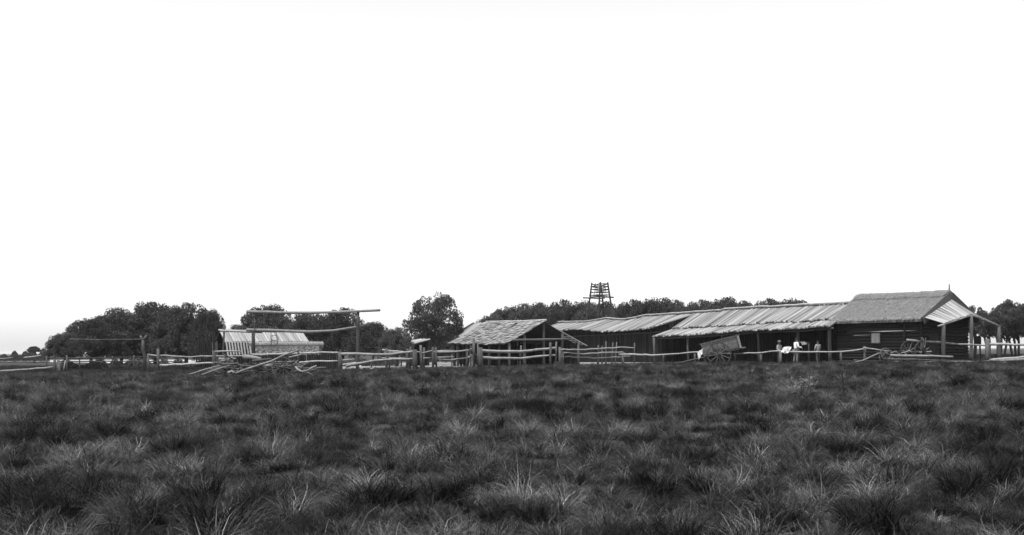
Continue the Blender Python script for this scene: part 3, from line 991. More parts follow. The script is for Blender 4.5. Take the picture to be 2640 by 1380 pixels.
wall_logs(sh, plan(RH, -8.9, 1.5), plan(RH, -.1, 1.5), None, lambda f: zh1 + .15, .28, .12)
wall_logs(sh, plan(RH, -.1, 1.5), plan(RH, -.1, -1.5), None, lambda f: zh1 + .2 + .8 * (1 - abs(2 * f - 1)), .28, .12)

# --- left shed with the ladder (its ridge lies across)
AD, ND = Vector((.866, .5, 0)), Vector((.5, -.866, 0))
p0 = P(566, 853, 95)
RD = (p0.x, p0.y)
def planD(t, w, z):
    return Vector((RD[0], RD[1], 0)) + AD * t + ND * w + Vector((0, 0, z))
LD = 7.5
bD = planD(3.7, .5, 0); bD.z = gz(bD.x, bD.y)
sd_ = thing('log_roof_shed', bD, 'pale log-roofed shed with a mottled wall behind the wood pile', 'shed')
def zD(t, w, py):
    p = planD(t, w, 0); return zat(p.x, p.y, py)
rz = [(0, zD(0, 0, 854)), (LD, zD(LD, 0, 858))]; ez = [(0, zD(0, 1.6, 882)), (LD, zD(LD, 1.6, 881))]
nD = 30
for sgn in (1, -1):
    for i in range(nD if sgn == 1 else 15):
        t = LD * (i + .5) / (nD if sgn == 1 else 15)
        a = planD(t, 0, lerp_pts(rz, t) - (0 if sgn == 1 else .03)); e = planD(t, 1.65 * sgn, lerp_pts(ez, t) + random.uniform(-.02, .02))
        piece('roof_log' if sgn == 1 else 'back_roof_log', 'half', 'plank', sd_, a, e, .125 if sgn == 1 else .25, ry=.09)
MB().slab([planD(0, 0, rz[0][1] - .04), planD(LD, 0, rz[1][1] - .04), planD(LD, 1.6, ez[1][1] - .05), planD(0, 1.6, ez[0][1] - .05)], .05).build('roof_base', 'base', sd_)
MB().slab([planD(0, 0, rz[0][1] - .05), planD(LD, 0, rz[1][1] - .05), planD(LD, -1.6, ez[1][1] - .05), planD(0, -1.6, ez[0][1] - .05)], .05).build('back_roof_base', 'base', sd_)
pole('ridge_pole', 'rail', sd_, [planD(-.1, 0, rz[0][1] + .1), planD(LD + .1, 0, rz[1][1] + .1)], .07)
# rolled thatch band over the wall, then the wall itself
tb0, tb1 = 2.0, LD + 1.25
zb0 = lerp_pts(ez, 4) - .02
sbd = MB()
prof = [(1.5, .02), (1.72, .03), (1.9, -.06), (1.96, -.22), (1.9, -.34), (1.6, -.34)]
NT = 44
for i in range(NT + 1):
    t = tb0 + (tb1 - tb0) * i / NT
    for (w, dz) in prof:
        sbd.v.append(tuple(planD(t, w + random.uniform(-.015, .015), zb0 + dz + random.uniform(-.015, .015))))
k = len(prof)
for i in range(NT):
    for j in range(k):
        sbd.f.append((i * k + j, i * k + (j + 1) % k, (i + 1) * k + (j + 1) % k, (i + 1) * k + j))
sbd.f += [tuple(range(k)), tuple(range(NT * k, NT * k + k))]
sbd.build('eave_thatch', 'straw', sd_)
sw = MB()
for i in range(70):
    for j in range(20):
        t = tb0 + .1 + (tb1 - tb0 - .5) * i / 69
        z = bD.z - .15 + (zb0 - .3 - bD.z + .15) * j / 19
        sw.v.append(tuple(planD(t, 1.84 + random.uniform(-.05, .07), z + random.uniform(-.03, .03))))
for i in range(69):
    for j in range(19):
        a = i * 20 + j
        sw.f.append((a, a + 20, a + 21, a + 1))
k0 = len(sw.v)
sw.v += [(x_ - ND.x * .35, y_ - ND.y * .35, z_) for x_, y_, z_ in list(sw.v)]
for i in range(69):
    for j in range(19):
        a = k0 + i * 20 + j
        sw.f.append((a, a + 1, a + 21, a + 20))
for j in range(19):
    for i in (0, 69):
        a = i * 20 + j; sw.f.append((a, a + 1, k0 + a + 1, k0 + a))
for i in range(69):
    a = i * 20 + 19; sw.f.append((a, a + 20, k0 + a + 20, k0 + a))
sw.build('wall', 'mud', sd_)
wall_logs(sd_, planD(LD + .7, 1.4, 0), planD(LD + .7, -1.4, 0), None, lambda f: ez[1][1] - .3, .28, .12)
for i in range(5):
    a = planD(LD + .9 + i * .0, 1.55 - i * .16, zb0 - .4 - i * .0)
    MB().bar(planD(LD + .75, 1.8 - i * .2, zb0 - .42 - i * .12), planD(LD + 1.3, 1.8 - i * .2, zb0 - .42 - i * .12), .1, .05).build('stacked_board', 'rail', sd_)
# steep log lean-to at its left end
for i in range(9):
    t = .1 + i * .25
    piece('lean_to_log', 'log', 'rail', sd_, planD(t, 1.75, zD(t, 1.75, 883)), planD(t + .03, 2.35, gz(*planD(t, 2.35, 0)[:2]) + .9 + random.uniform(-.03, .03)), .075)
pole('lean_to_beam', 'rail', sd_, [planD(-.1, 1.72, zD(0, 1.72, 882)), planD(2.3, 1.72, zD(2.3, 1.72, 883))], .05)
pole('lean_to_sill', 'rail', sd_, [planD(-.1, 2.38, gz(*planD(0, 2.4, 0)[:2]) + .9), planD(2.4, 2.38, gz(*planD(2, 2.4, 0)[:2]) + .9)], .06)
for t in (0, 2.3):
    p = planD(t, 2.38, 0); g0 = gz(p.x, p.y); pole('lean_to_post', 'post', sd_, [(p.x, p.y, g0 - .1), (p.x, p.y, g0 + .92)], .06)
# dark upright logs in the shade left of it
pal = thing('palisade', G(520, 96), 'dark row of upright logs half hidden by the left grove', 'palisade')
for i in range(11):
    px = 508 + i * 5.3
    p = G(px, 96); piece('upright_log', 'log', 'palm_dark' if i < 8 else 'post', pal, (p.x, p.y, p.z - .1), tuple(P(px + random.uniform(-3, 1), 884 + random.uniform(-5, 4), 96)), .08)

lad = thing('ladder', G(708, 94), 'thin wooden ladder leaning on the pale log roof', 'ladder')
a0, a1 = P(703, 930, 93.2), P(697, 842, 96.6); b0, b1 = P(718, 930, 93.2), P(711, 840, 96.6)
a0.z, b0.z = gz(a0.x, a0.y), gz(b0.x, b0.y)
pole('side_rail', 'darkwood', lad, [a0, a1], .035); pole('side_rail', 'darkwood', lad, [b0, b1], .035)
for k in range(8):
    f = .08 + k * .115
    pole('rung', 'darkwood', lad, [a0.lerp(a1, f), b0.lerp(b1, f)], .026)

# ------------------------------------------------------------------ watchtower
tw = thing('watchtower', G(1547, 115.3), 'open slatted lookout tower standing above the long wood', 'tower')
legs = [[(1526, 729), (1521, 768), (1506, 862)], [(1548, 727), (1545.5, 768), (1540, 862)], [(1566.5, 728), (1572.5, 768), (1588, 862)], [(1549, 733), (1553.5, 768), (1560, 862)]]
ld = [115.3, 113.9, 115.4, 116.8]
L3 = []
for pts, d in zip(legs, ld):
    q3 = [P(px, py, d) for px, py in pts]
    e = q3[2] + (q3[2] - q3[1]) * ((q3[2].z - gz(q3[2].x, d) + .1) / max(.1, q3[1].z - q3[2].z))
    L3.append([q3[0], q3[1], q3[2], e])
    pole('leg', 'darkwood', tw, L3[-1], .085, .1, amp=.01, step=2)
def legpt(i, f):      # f: 0 top, 1 platform
    return L3[i][0].lerp(L3[i][1], f)
for i, j in ((0, 1), (1, 2), (2, 3), (3, 0)):
    for k in range(5):
        f = .1 + .18 * k
        if (i, j) == (0, 1) and k == 0: fa, fb = .3, .08
        else: fa, fb = f + random.uniform(-.03, .03), f + random.uniform(-.03, .03)
        a, b = legpt(i, fa), legpt(j, fb)
        e = (b - a) * .08
        MB().bar(a - e, b + e, .05, .1).build('slat', 'darkwood', tw)
    m0, m1 = legpt(i, .05).lerp(legpt(j, .05), .45), legpt(i, 1).lerp(legpt(j, 1), .45)
    pole('stake', 'darkwood', tw, [m0, m1], .03)
fl = [legpt(i, .95) for i in range(4)]
for k in range(7):
    a, b = fl[0].lerp(fl[1], k / 6), fl[3].lerp(fl[2], k / 6)
    MB().bar(a, b, .26, .06).build('floor_board', 'darkwood', tw)
pole('floor_beam', 'darkwood', tw, [P(1503, 768, 115), P(1549, 770, 114), P(1560, 768.5, 113.8)], .08, amp=.005)
pole('floor_beam', 'darkwood', tw, [P(1582, 767, 115.6), P(1550, 765, 116.6), P(1520, 766, 115.8)], .08, amp=.005)
pole('cross_bar', 'darkwood', tw, [P(1545, 776, 113.9), P(1554, 776, 116.8)], .05)

# ------------------------------------------------------------------ tall pole frame
fr = thing('gallows_frame', G(922, 80), 'tall gallows-like frame of two posts and long beams above the fence', 'frame')
def gpost(px, d, top, r, parent, name='post', mat='post', lean=0, bot=None):
    b_ = G(px + lean + random.uniform(-1.5, 1.5), d + random.uniform(-.06, .06), 950); t_ = P(px, top, d)
    return pole(name, mat, parent, [(b_.x, b_.y, b_.z - .25), t_], r, r * .9, amp=.012)
gpost(923, 80, 805, .125, fr, lean=-2)
gpost(653, 81, 857, .15, fr, mat='darkwood')  # dark wood colour stands in for the post's silhouette
gpost(655.5, 81, 808, .045, fr, 'thin_post')
pole('top_beam', 'driftwood', fr, [P(636, 804, 81), P(720, 806, 80.8), P(800, 806.5, 80.5), P(870, 805, 80.2), P(980, 800, 79.6)], .12, .085, amp=.01)
pole('lower_beam', 'driftwood', fr, [P(636, 851, 81.3), P(730, 853.5, 81), P(800, 856, 80.6), P(860, 853, 80.4), P(925, 842, 80.2), P(962, 832, 80)], .14, .07, amp=.01)
gpost(578, 82, 836, .075, fr, 'side_post', lean=-3)
pole('side_beam', 'rail', fr, [P(567, 853, 82), P(620, 855, 81.8), P(676, 857, 81.3)], .08)

# ------------------------------------------------------------------ fences
def fence(name, label, posts, rails, group='log rail fences', mats=('post', 'rail')):
    p0_ = G(posts[0][0], posts[0][1])
    t = thing(name, p0_, label, 'fence', group)
    for px, d, top, r, *ln in posts:
        gpost(px, d, top, r, t, lean=ln[0] if ln else 0, mat=mats[0])
    for r, *pp in rails:
        if len(pp) == 1: pp = pp[0]
        pole('rail', mats[1], t, [P(*q) for q in pp], r * random.uniform(.95, 1.1), r * random.uniform(.65, .85), amp=.028, step=.55)
    return t
fence('rail_fence', 'broken low fence with a pale board at the far left', [(141, 86, 926, .13), (172, 88, 916, .07)],
      [(.05, (-60, 930, 92), (0, 925, 91), (32, 922, 90)), (.05, (62, 922, 90), (105, 916.5, 89)), (.09, (-40, 962, 84), (30, 955, 85), (95, 950.5, 85.5), (137, 946.5, 86))])
t = thing('pale_board', G(150.5, 86.3), 'wide pale board standing beside the far left fence post', 'board')
c = P(150.5, 929, 86.3); c2 = G(150.5, 86.3)
MB().bar((c2.x, c2.y, c2.z - .1), c, .24, .04, up=(0, 1, 0)).build('plank', 'trousers', t)
o = pole('leaning_stick', 'rail', None, [G(162.5, 87), P(168.5, 929, 87.2)], .05, origin=G(162.5, 87))
tag(o, 'pale stick leaning beside the far left fence post', 'stick')
fence('rail_fence', 'dark two-rail fence under the left grove', [(120, 93, 918, .07), (205, 94, 918, .07), (290, 94, 918, .07), (345, 93, 916, .07), (430, 94, 920, .07)],
      [(.06, (112, 923, 93), (200, 924, 94), (290, 923, 94), (350, 920, 93), (460, 924, 94)), (.05, (150, 932, 93.6), (290, 932, 94), (470, 932, 94))], mats=('darkwood', 'darkwood'))
fence('rail_fence', 'sagging two-rail fence between the forked post and the wood pile', [(382, 79, 912, .09), (407.5, 78.5, 899, .1), (551, 78.3, 905, .12)],
      [(.065, (383, 915, 79), (405, 917, 78.6), (470, 919, 78.5), (490, 920.5, 78.5), (520, 919, 78.4), (625, 917.5, 78.3), (640, 916, 78.2)),
       (.085, (410, 942, 78.6), (470, 939.5, 78.5), (553, 936, 78.2)), (.055, (548, 907, 78.3), (621, 906, 78.6))])
fence('rail_fence', 'two-rail fence right of the wood pile ending at a thick post', [(769, 78, 889, .075), (877, 77, 907, .15)],
      [(.085, (650, 914.5, 78.5), (720, 914, 78.3), (775, 911.5, 78.1), (830, 909, 77.6), (880, 909.5, 77.2)),
       (.075, (762, 935, 78.1), (800, 932.5, 77.8), (870, 931, 77.2))])
fence('rail_fence', 'two long drooping rails between the thick post and the heavy gate posts', [(1069, 75, 901, .19), (1056, 75.6, 901, .12)],
      [(.095, (875, 912.5, 77), (980, 914.5, 76.2), (1010, 913, 75.9), (1050, 909, 75.5), (1068, 906, 75.2)),
       (.095, (893, 945, 76.8), (930, 936, 76.5), (965, 930, 76.2), (1000, 927.5, 75.9), (1068, 925, 75.2)),
       (.05, (880, 929, 79.5), (915, 926, 79.8))])
fence('inner_fence', 'paired thin posts and rails just behind the heavy gate posts', [(996, 79, 898, .085), (1005, 79.6, 901, .065), (1050, 78.5, 899, .075), (1058.5, 79, 894, .075), (958, 82, 912, .06)],
      [(.05, (986, 902, 79.4), (1045, 908, 78.8), (1066, 906.5, 78)), (.05, (990, 909, 79.2), (1062, 910, 78.6)), (.045, (985, 923, 79.3), (1060, 924.5, 78.7)), (.05, (880, 941, 80.5), (925, 934, 80.5))])
fence('gate_fence', 'short fence of crooked posts right of the heavy gate posts', [(1084.5, 75.2, 890, .1, 3), (1093, 76.4, 896, .08), (1116, 76.2, 895, .075), (1123.5, 76.6, 895, .075, 2)],
      [(.06, (1075, 907.5, 75.3), (1090, 910, 75.8), (1114, 904, 76.2)), (.05, (1092, 924, 76), (1114, 922.5, 76.3))])
fence('rail_fence', 'stepped rails between the gate posts and the standing man', [(1205, 76.2, 905, .05), (1165, 77.8, 914, .05)],
      [(.07, (1119, 908, 76.7), (1160, 908.5, 76.6), (1214, 902, 76.4)), (.045, (1122, 905.5, 77.8), (1172, 904, 77.8)), (.05, (1124, 922, 77), (1170, 920.5, 77.5)), (.07, (1124, 926, 76.8), (1160, 928.5, 76.7)), (.055, (1158, 929, 77), (1212, 921.5, 76.5))])
fence('rail_fence', 'stout two-rail fence in front of the shingled barn', [(1221.5, 76.6, 873, .1), (1231.5, 77.2, 881, .065), (1238.5, 76, 896, .17), (1343.5, 78, 891, .075, -4), (1419, 79, 883, .09), (1434, 79.4, 881, .07)],
      [(.105, (1236, 904, 76.3), (1310, 907, 77.4), (1340, 906, 77.8), (1365, 904, 78.2), (1431, 897.5, 79.3)),
       (.1, (1236, 922.5, 76.3), (1310, 924, 77.4), (1342, 924, 77.8), (1372, 921, 78.3), (1431, 916, 79.3))])
fence('rail_fence', 'three-rail fence in front of the palisade shed', [(1443.5, 80, 895, .095), (1452, 80.4, 907, .075), (1542.5, 84.5, 890, .075), (1552, 85.4, 892, .06), (1562, 86.5, 880, .07), (1580, 87.4, 883, .06, -2), (1590, 87.6, 882, .05, -6), (1604.5, 86.5, 914, .085), (1636, 88, 884, .06)],
      [(.055, (1443, 902, 80.2), (1500, 902, 82.4), (1542, 899.5, 84.5), (1600, 896, 86.6), (1634, 897, 87.9)), (.06, (1452, 909.5, 80.5), (1505, 913, 82.6), (1552, 909, 84.6), (1604, 907.5, 86.5), (1613, 912, 86.8)),
       (.055, (1445, 919, 80.2), (1530, 923, 83.8), (1570, 922, 85.3), (1624, 918.5, 87))])
fence('hitching_rail', 'long single pale rail in front of the verandah shed', [(1607, 86, 915, .07), (1791, 79.8, 912, .07), (1962, 76.4, 910, .1), (2012, 75.4, 906, .11), (2229.5, 72.4, 893, .1), (2168, 73, 908, .08), (1895, 78, 913, .08), (1710, 83, 916, .07)],
      [(.06, (1596, 914, 86.4), (1640, 914.5, 85), (1680, 915.5, 83.7), (1720, 914.5, 82.5), (1795, 908.5, 79.8), (1850, 911.5, 78.6), (1895, 912.5, 77.8), (1950, 910, 76.6), (2008, 905, 75.5)),
       (.07, (2002, 905.5, 75.7), (2040, 906.5, 74.9), (2080, 907.5, 74.3), (2141, 908.5, 73.4), (2175, 906.5, 72.9), (2229, 899.5, 72.4)),
       (.05, (2225, 897, 72.3), (2298, 906, 71))])
fence('rail_fence', 'high pale rail running past the porch to the right edge', [(2546, 69.5, 874, .15), (2376, 71, 870, .08), (2660, 69, 880, .1)],
      [(.075, (2337, 877, 71.4), (2400, 881.5, 71), (2500, 889, 69.9), (2550, 892, 69.5)), (.08, (2540, 887.5, 69.6), (2640, 889, 69), (2700, 890, 68.8))])

yp = thing('forked_post', G(371, 77.5), 'forked tree-trunk post standing before the left grove', 'post')
yb = G(372, 77.5)
pole('stem', 'post', yp, [(yb.x, yb.y, yb.z - .25), P(373, 918, 77.5), P(368, 900, 77.5), P(369, 876, 77.5)], .14, .11)
pole('fork', 'post', yp, [P(369, 878, 77.5), P(361, 866, 77.5)], .085, .07); pole('fork', 'post', yp, [P(369, 878, 77.5), P(378, 865, 77.5)], .085, .065)
wr = MB().tube([P(368, 874.5, 77.5), P(300, 875, 83), P(230, 875, 90), P(178, 874, 96)], .007, 5).build('wire', 'wire', None, P(368, 874.5, 77.5))
tag(wr, 'thin pale wire strung from the forked post into the left grove', 'wire')

tr = thing('trough', G(1440, 78.6), 'dark wooden trough beside the gate of the barn fence', 'trough')
c = G(1440, 78.6); ax_ = Vector((.31, 0.04, 0))
for k, (o1, h1) in enumerate((((0, -.17, .2), .2), ((0, .17, .2), .2))):
    MB().box(c + Vector(o1), ax_, (0, .02, 0), (0, 0, .2)).build('side', 'darkwood', tr)
MB().box(c + Vector((0, 0, .06)), ax_, (0, .15, 0), (0, 0, .02)).build('bottom', 'darkwood', tr)
for sx in (-1, 1):
    MB().box(c + Vector((.3 * sx, .04 * sx, .2)), (.02, 0, 0), (0, .15, 0), (0, 0, .18)).build('end', 'darkwood', tr)

lw = thing('backdrop_logs', G(740, 84), 'low row of black logs added as a dark backdrop behind the two-rail fence and the wood pile', 'backdrop_logs')
for i in range(46):  # logs added to fill the black void behind the rails
    px = 604 + i * 5.9
    p = G(px, 84 - i * .04); piece('upright_log', 'log', 'palm_dark', lw, (p.x, p.y, p.z - .1), tuple(P(px + random.uniform(-1, 1), 914 + random.uniform(-1.5, 2), 84 - i * .04)), .1)

# ------------------------------------------------------------------ carts
def wheel(parent, c, axis, r, nsp, mat='darkwood', rimw=.07):
    axis = Vector(axis).normalized()
    u = axis.cross(Vector((0, 0, 1))).normalized(); v = u.cross(axis)
    s = MB(); N = 32
    prof = [(r, -.035), (r, .035), (r - rimw, .035), (r - rimw, -.035)]
    for i in range(N):
        a = 2 * math.pi * i / N
        dd = u * math.cos(a) + v * math.sin(a)
        for rr, w in prof:
            s.v.append(tuple(c + dd * rr + axis * w))
    for i in range(N):
        for j in range(4):
            s.f.append((i * 4 + j, i * 4 + (j + 1) % 4, ((i + 1) % N) * 4 + (j + 1) % 4, ((i + 1) % N) * 4 + j))
    wh = s.build('wheel', mat, parent)
    MB().tube([c - axis * .2, c - axis * .08, c + axis * .08, c + axis * .2], [.07, .12, .12, .07], 12).build('hub', mat, wh)
    for i in range(nsp):
        a = 2 * math.pi * (i + .3) / nsp
        dd = u * math.cos(a) + v * math.sin(a)
        MB().tube([c + dd * .08, c + dd * (r - rimw * .6)], [.035, .026], 6).build('spoke', 'cart' if mat == 'darkwood' else mat, wh)
    return wh
dC = 76.5
cax = Vector((.96, -.27, 0)); cay = Vector((.27, .96, 0))
wc0 = P(1854, 917, dC)
gw = gz(wc0.x, wc0.y)
rw = .83
wc0.z = gw + .74
cart = thing('box_cart', Vector((wc0.x, wc0.y, gw)), 'two-wheeled wooden box cart tipped on its shafts before the verandah shed', 'cart')
wheel(cart, wc0, cay, rw, 12)
wheel(cart, wc0 + cay * 1.5, cay, rw, 12)
pole('axle', 'darkwood', cart, [wc0 - cay * .2, wc0 + cay * 1.7], .06, .06, amp=0)
# body frame: long direction tilts up to the right
til = math.radians(13.5)
bx = cax * math.cos(til) + Vector((0, 0, math.sin(til))); bz = -cax * math.sin(til) + Vector((0, 0, math.cos(til)))
o0 = wc0 + cay * .18 + Vector((0, 0, .12))
def cb(a, y_, h):
    return o0 + bx * a + cay * y_ + bz * h
L0, L1, HB, WB = -1.12, 1.45, .84, 1.15
for sy, nm in ((0, 'side'), (WB, 'side')):
    for k in range(4):
        h = .1 + k * .205
        MB().bar(cb(L0 + .02 * k, sy, h), cb(L1 - .03 * (k % 2), sy, h), .035, .19, up=bz).build('side_board', 'cart', cart)
    MB().bar(cb(L0 - .12, sy, HB + .06), cb(L1 + .12, sy, HB + .06), .07, .06, up=bz).build('top_rail', 'cart', cart)
    for a in (L0 + .05, -.35, .45, L1 - .05):
        MB().bar(cb(a, sy - .04 if sy == 0 else sy + .04, -.05), cb(a, sy - .04 if sy == 0 else sy + .04, HB + .08), .06, .05, up=bx).build('stake', 'cart', cart)
    MB().bar(cb(L0 - .1, sy + (.1 if sy == 0 else -.1), -.05), cb(L1 + .35, sy + (.1 if sy == 0 else -.1), -.05), .1, .1, up=bz).build('chassis_beam', 'cart', cart)
for k in range(6):
    MB().bar(cb(L0, .1 + k * .19, .02), cb(L1, .1 + k * .19, .02), .18, .03, up=bz).build('floor_board', 'cart', cart)
for k in range(5):     # slatted tail gate
    MB().bar(cb(L1, .0, .3 + k * .12), cb(L1 + .02, WB, .3 + k * .12), .05, .055, up=bz).build('tail_slat', 'rail', cart)
for y_ in (.02, .38, .76, WB - .02):
    MB().bar(cb(L1 + .035, y_, -.02), cb(L1 + .035, y_, HB), .07, .04, up=bx).build('tail_stake', 'rail', cart)
MB().bar(cb(L1 + .06, -.05, .0), cb(L1 + .06, WB + .05, .0), .2, .05, up=bz).build('tail_board', 'rail', cart)
for k in range(5):
    MB().bar(cb(L0, 0, .12 + k * .16), cb(L0, WB, .12 + k * .16), .05, .08, up=bz).build('head_slat', 'cart', cart)
sh0 = P(1727, 943.5, dC + .4); sh0.z = gz(sh0.x, sh0.y) + .05
pole('shaft', 'darkwood', cart, [sh0, cb(L0, .55, -.07), cb(-.2, .55, -.07)], .06, .07, amp=.01)
pp = G(1815, dC + .7); pole('prop', 'cart', cart, [(pp.x, pp.y, pp.z - .1), cb(L0 + .1, .5, -.1)], .09, .08)

def cloth(name, label, corners, mat, nx_=14, ny_=12, amp=.03, seed=0, thick=.012):
    """a hanging cloth: bilinear between four corners with folds"""
    r = random.Random(seed)
    a, b, c_, d_ = [Vector(q) for q in corners]
    nrm = (b - a).cross(d_ - a).normalized()
    s = MB()
    for k in (0, 1):
        for i in range(nx_ + 1):
            for j in range(ny_ + 1):
                u, v = i / nx_, j / ny_
                p = a.lerp(b, u).lerp(d_.lerp(c_, u), v)
                fold = amp * (math.sin(u * 7 + v * 3 + seed) + .6 * math.sin(u * 13 - v * 5 + seed * 2)) * (.3 + v)
                s.v.append(tuple(p + nrm * (fold + k * thick)))
    n1 = (nx_ + 1) * (ny_ + 1); q = lambda i, j: i * (ny_ + 1) + j
    for i in range(nx_):
        for j in range(ny_):
            s.f.append((q(i, j), q(i + 1, j), q(i + 1, j + 1), q(i, j + 1)))
            s.f.append((n1 + q(i, j), n1 + q(i, j + 1), n1 + q(i + 1, j + 1), n1 + q(i + 1, j)))
    for i in range(nx_):
        for j in (0, ny_): s.f.append((q(i, j), q(i + 1, j), n1 + q(i + 1, j), n1 + q(i, j)))
    for j in range(ny_):
        for i in (0, nx_): s.f.append((q(i, j), q(i, j + 1), n1 + q(i, j + 1), n1 + q(i, j)))
    return tag(s.build(name, mat, None, a, True), label, name.split('_')[-1])
cloth('hanging_cloth', 'crumpled white cloth hanging at the front of the box cart', [P(1798, 907, dC + .5), P(1812, 899, dC + .2), P(1811, 913, dC + .1), P(1800.5, 928, dC + .3)], 'cloth', seed=3)
cloth('blowing_cloth', 'white cloth blowing out over the single rail', [P(2018, 895, 74.8), P(2040, 893, 74.5), P(2036, 909, 74.4), P(2014, 911.5, 74.6)], 'cloth', seed=1, amp=.08)
bk = cloth('saddle_blanket', 'pale blanket hung behind the verandah post beside the white-shirted man', [P(2063, 881, 77.4), P(2075, 881, 77.3), P(2082, 888, 77.2), P(2068, 890, 77.3)], 'greyshirt', seed=5, amp=.02)
hr = thing('hitching_stand', G(2072, 77.5), 'dim hitching stand under the verandah beside the white-shirted man', 'stand')
for px in (2060, 2085): gpost(px, 77.5, 882, .05, hr, mat='darkwood')
pole('bar', 'darkwood', hr, [P(2056, 882.5, 77.5), P(2089, 884.5, 77.5)], .05)

# wreck in the wood pile
wk = thing('cart_wheel', G(728, 61.2), 'old spoked cart wheel standing in the wood pile', 'wheel')
gwk = G(728, 61.2)
wheel(wk, gwk + Vector((0, 0, .6)), Vector((.35, -.93, .0)), .6, 10, 'post')
GW = 'logs and poles in the wood pile'
PILE = .80       # the pile lies out in the grass, well in front of the fence
def lying(label, r, pts, mat='driftwood', name='log', grp=GW, amp=.02, step=.5):
    k_ = PILE if grp == GW else 1.0
    r *= .5 + .5 * k_
    q = [P(a_, b_, d_ * k_) for a_, b_, d_ in pts]
    for p in q:
        p.z = max(p.z, gz(p.x, p.y) + r * .5)
    o = pole(name, mat, None, q, r, r * .75, origin=q[0], amp=amp, step=step)
    return tag(o, label, name.split('_')[-1], grp)
lying('upper of two parallel poles slanting to the grass left of the wood pile', .05, [(487, 966, 75.8), (530, 953, 76.2), (567, 942, 76.6)], 'driftwood', name='pole')
lying('lower of two parallel poles slanting to the grass left of the wood pile', .05, [(520, 967, 75.5), (560, 953, 75.8), (592, 942, 76.2)], 'driftwood', name='pole')
lying('longest pole, slanting from the grass up over the cart wheel', .075, [(607, 963, 75), (640, 951, 75.2), (700, 931, 75.6), (735, 914, 75.9), (772, 903, 76.2)], 'driftwood', name='pole')
lying('thick pale log lying on top of the wood pile', .14, [(628, 920, 77.2), (648, 922, 77), (672, 926, 76.8)])
lying('pale log at the left end of the wood pile', .085, [(565, 926, 77.2), (608, 925, 77)])
lying('second pale log just under the left end log', .07, [(570, 931, 76.9), (590, 929, 76.9)])
lying('short dark pole sticking up over the left end of the wood pile', .06, [(577, 914, 77), (600, 926, 76.8)], 'darkwood', 'pole')
lying('pale pole pointing right above the cart wheel', .06, [(745, 922, 76), (777, 914.5, 76.2)], name='pole')
lying('short pole crossing down right of the cart wheel', .045, [(750, 921, 76.3), (764, 932, 76)], 'post', 'pole')
lying('thin pole lying through the cart wheel', .045, [(700, 933, 76.8), (738, 934, 76.6), (768, 931, 76.6)], name='pole')
lying('grey log low in the wood pile left of the cart wheel', .1, [(652, 932, 76.6), (700, 926, 76.4)], 'post')
lying('grey log in the middle of the wood pile', .1, [(575, 940, 76.6), (612, 938, 76.5)], 'post')
lying('pale log lying low under the longest pole', .075, [(686, 943, 76), (702, 942.5, 76)])
lying('pale forked butt lying on the grass at the foot of the pile', .1, [(588, 962, 75), (597, 957, 75.2), (604, 962, 75)])
lying('white curved branch on the grass right of the cart wheel', .06, [(762, 946, 75.6), (768, 954, 75.2), (780, 958.5, 75), (793, 955, 75), (804, 948, 75.3), (816, 943, 75.5)], 'rail', 'branch', amp=.008)
lying('grey twisted branch tip right of the white curved branch', .05, [(817, 950, 75.6), (830, 948, 75.6), (841, 949, 75.7)], 'post', 'branch')
lying('forked pale stump lying in front of the drooping rails', .09, [(928, 944, 75), (934, 953, 74.8), (940, 958, 74.7), (952, 954, 74.8), (969, 946, 75)], 'rail', 'log', None)
g = np.random.default_rng(9)
s = MB()
for i in range(520):      # brushwood under the pile: nobody could count it
    c = P(g.uniform(568, 770), 940, 61.9 + g.uniform(-.4, .6)); z0 = gz(c.x, c.y)
    c.z = z0 + g.uniform(.02, .75) * (1 - abs((c.x + 14.2) / 3.4) ** 3 * .8 if abs(c.x + 14.2) < 3.4 else .2)
    dv = Vector((g.normal(0, .45), g.normal(0, .2), g.normal(0, .18)))
    s.tube([c - dv, c + dv * .2 + Vector((0, 0, .04)), c + dv], [.026, .024, .012], 4)
tag(s.build('brushwood', 'brush'), 'dark tangled brushwood under the logs of the wood pile', 'brushwood', kind='stuff')
s = MB()
lying('weathered stick on the grass in front of the gate posts', .03, [(985, 960, 74), (1010, 955.5, 74)], 'rail', 'stick', None)

# right-hand implements
GI = 'timbers lying by the thatched hut'
lying('curved pole propped against the implement left of the hut window', .055, [(2193, 937.5, 70), (2225, 930, 70), (2250, 918, 70), (2267, 910.5, 70)], name='pole', grp=GI, amp=.008)
lying('long upper timber laid level in front of the thatched hut', .085, [(2296, 917, 69.4), (2380, 918, 69), (2457, 920.5, 68.8)], name='timber', grp=GI)
lying('long lower timber laid level in front of the thatched hut', .06, [(2288, 926, 69.2), (2380, 928, 69), (2450, 930, 68.8)], 'post', 'timber', grp=GI)
lying('thin pole on the grass ending at the big pale log', .045, [(2350, 935, 68.2), (2438, 931.5, 68.2)], name='pole', grp=GI)
lying('big pale log on the grass below the porch', .12, [(2442, 936, 67.6), (2540, 934, 67.6), (2640, 927, 67.8), (2720, 921, 68)], 'rail', grp=GI)
lying('second pale log stacked on the big log near the right edge', .085, [(2551, 929, 68), (2640, 921.5, 68.2), (2720, 915, 68.4)], 'rail', grp=GI)
lying('dark log in the grass under the big pale log', .12, [(2440, 940, 67.5), (2540, 940, 67.5), (2588, 938, 67.5)], 'darkwood', grp=GI)
for px, lab in ((2310, 'left'), (2450, 'right')):
    q = G(px, 69.1)
    o = pole('trestle_block', 'darkwood', None, [(q.x, q.y - .3, q.z + .1), (q.x, q.y + .4, q.z + .12)], .13, origin=q)
    tag(o, 'short dark block under the %s end of the long timbers' % lab, 'block')
gc = thing('wheel_cart', G(2364, 70.4), 'two iron-tyred wheels of a small cart behind the long timbers', 'cart')
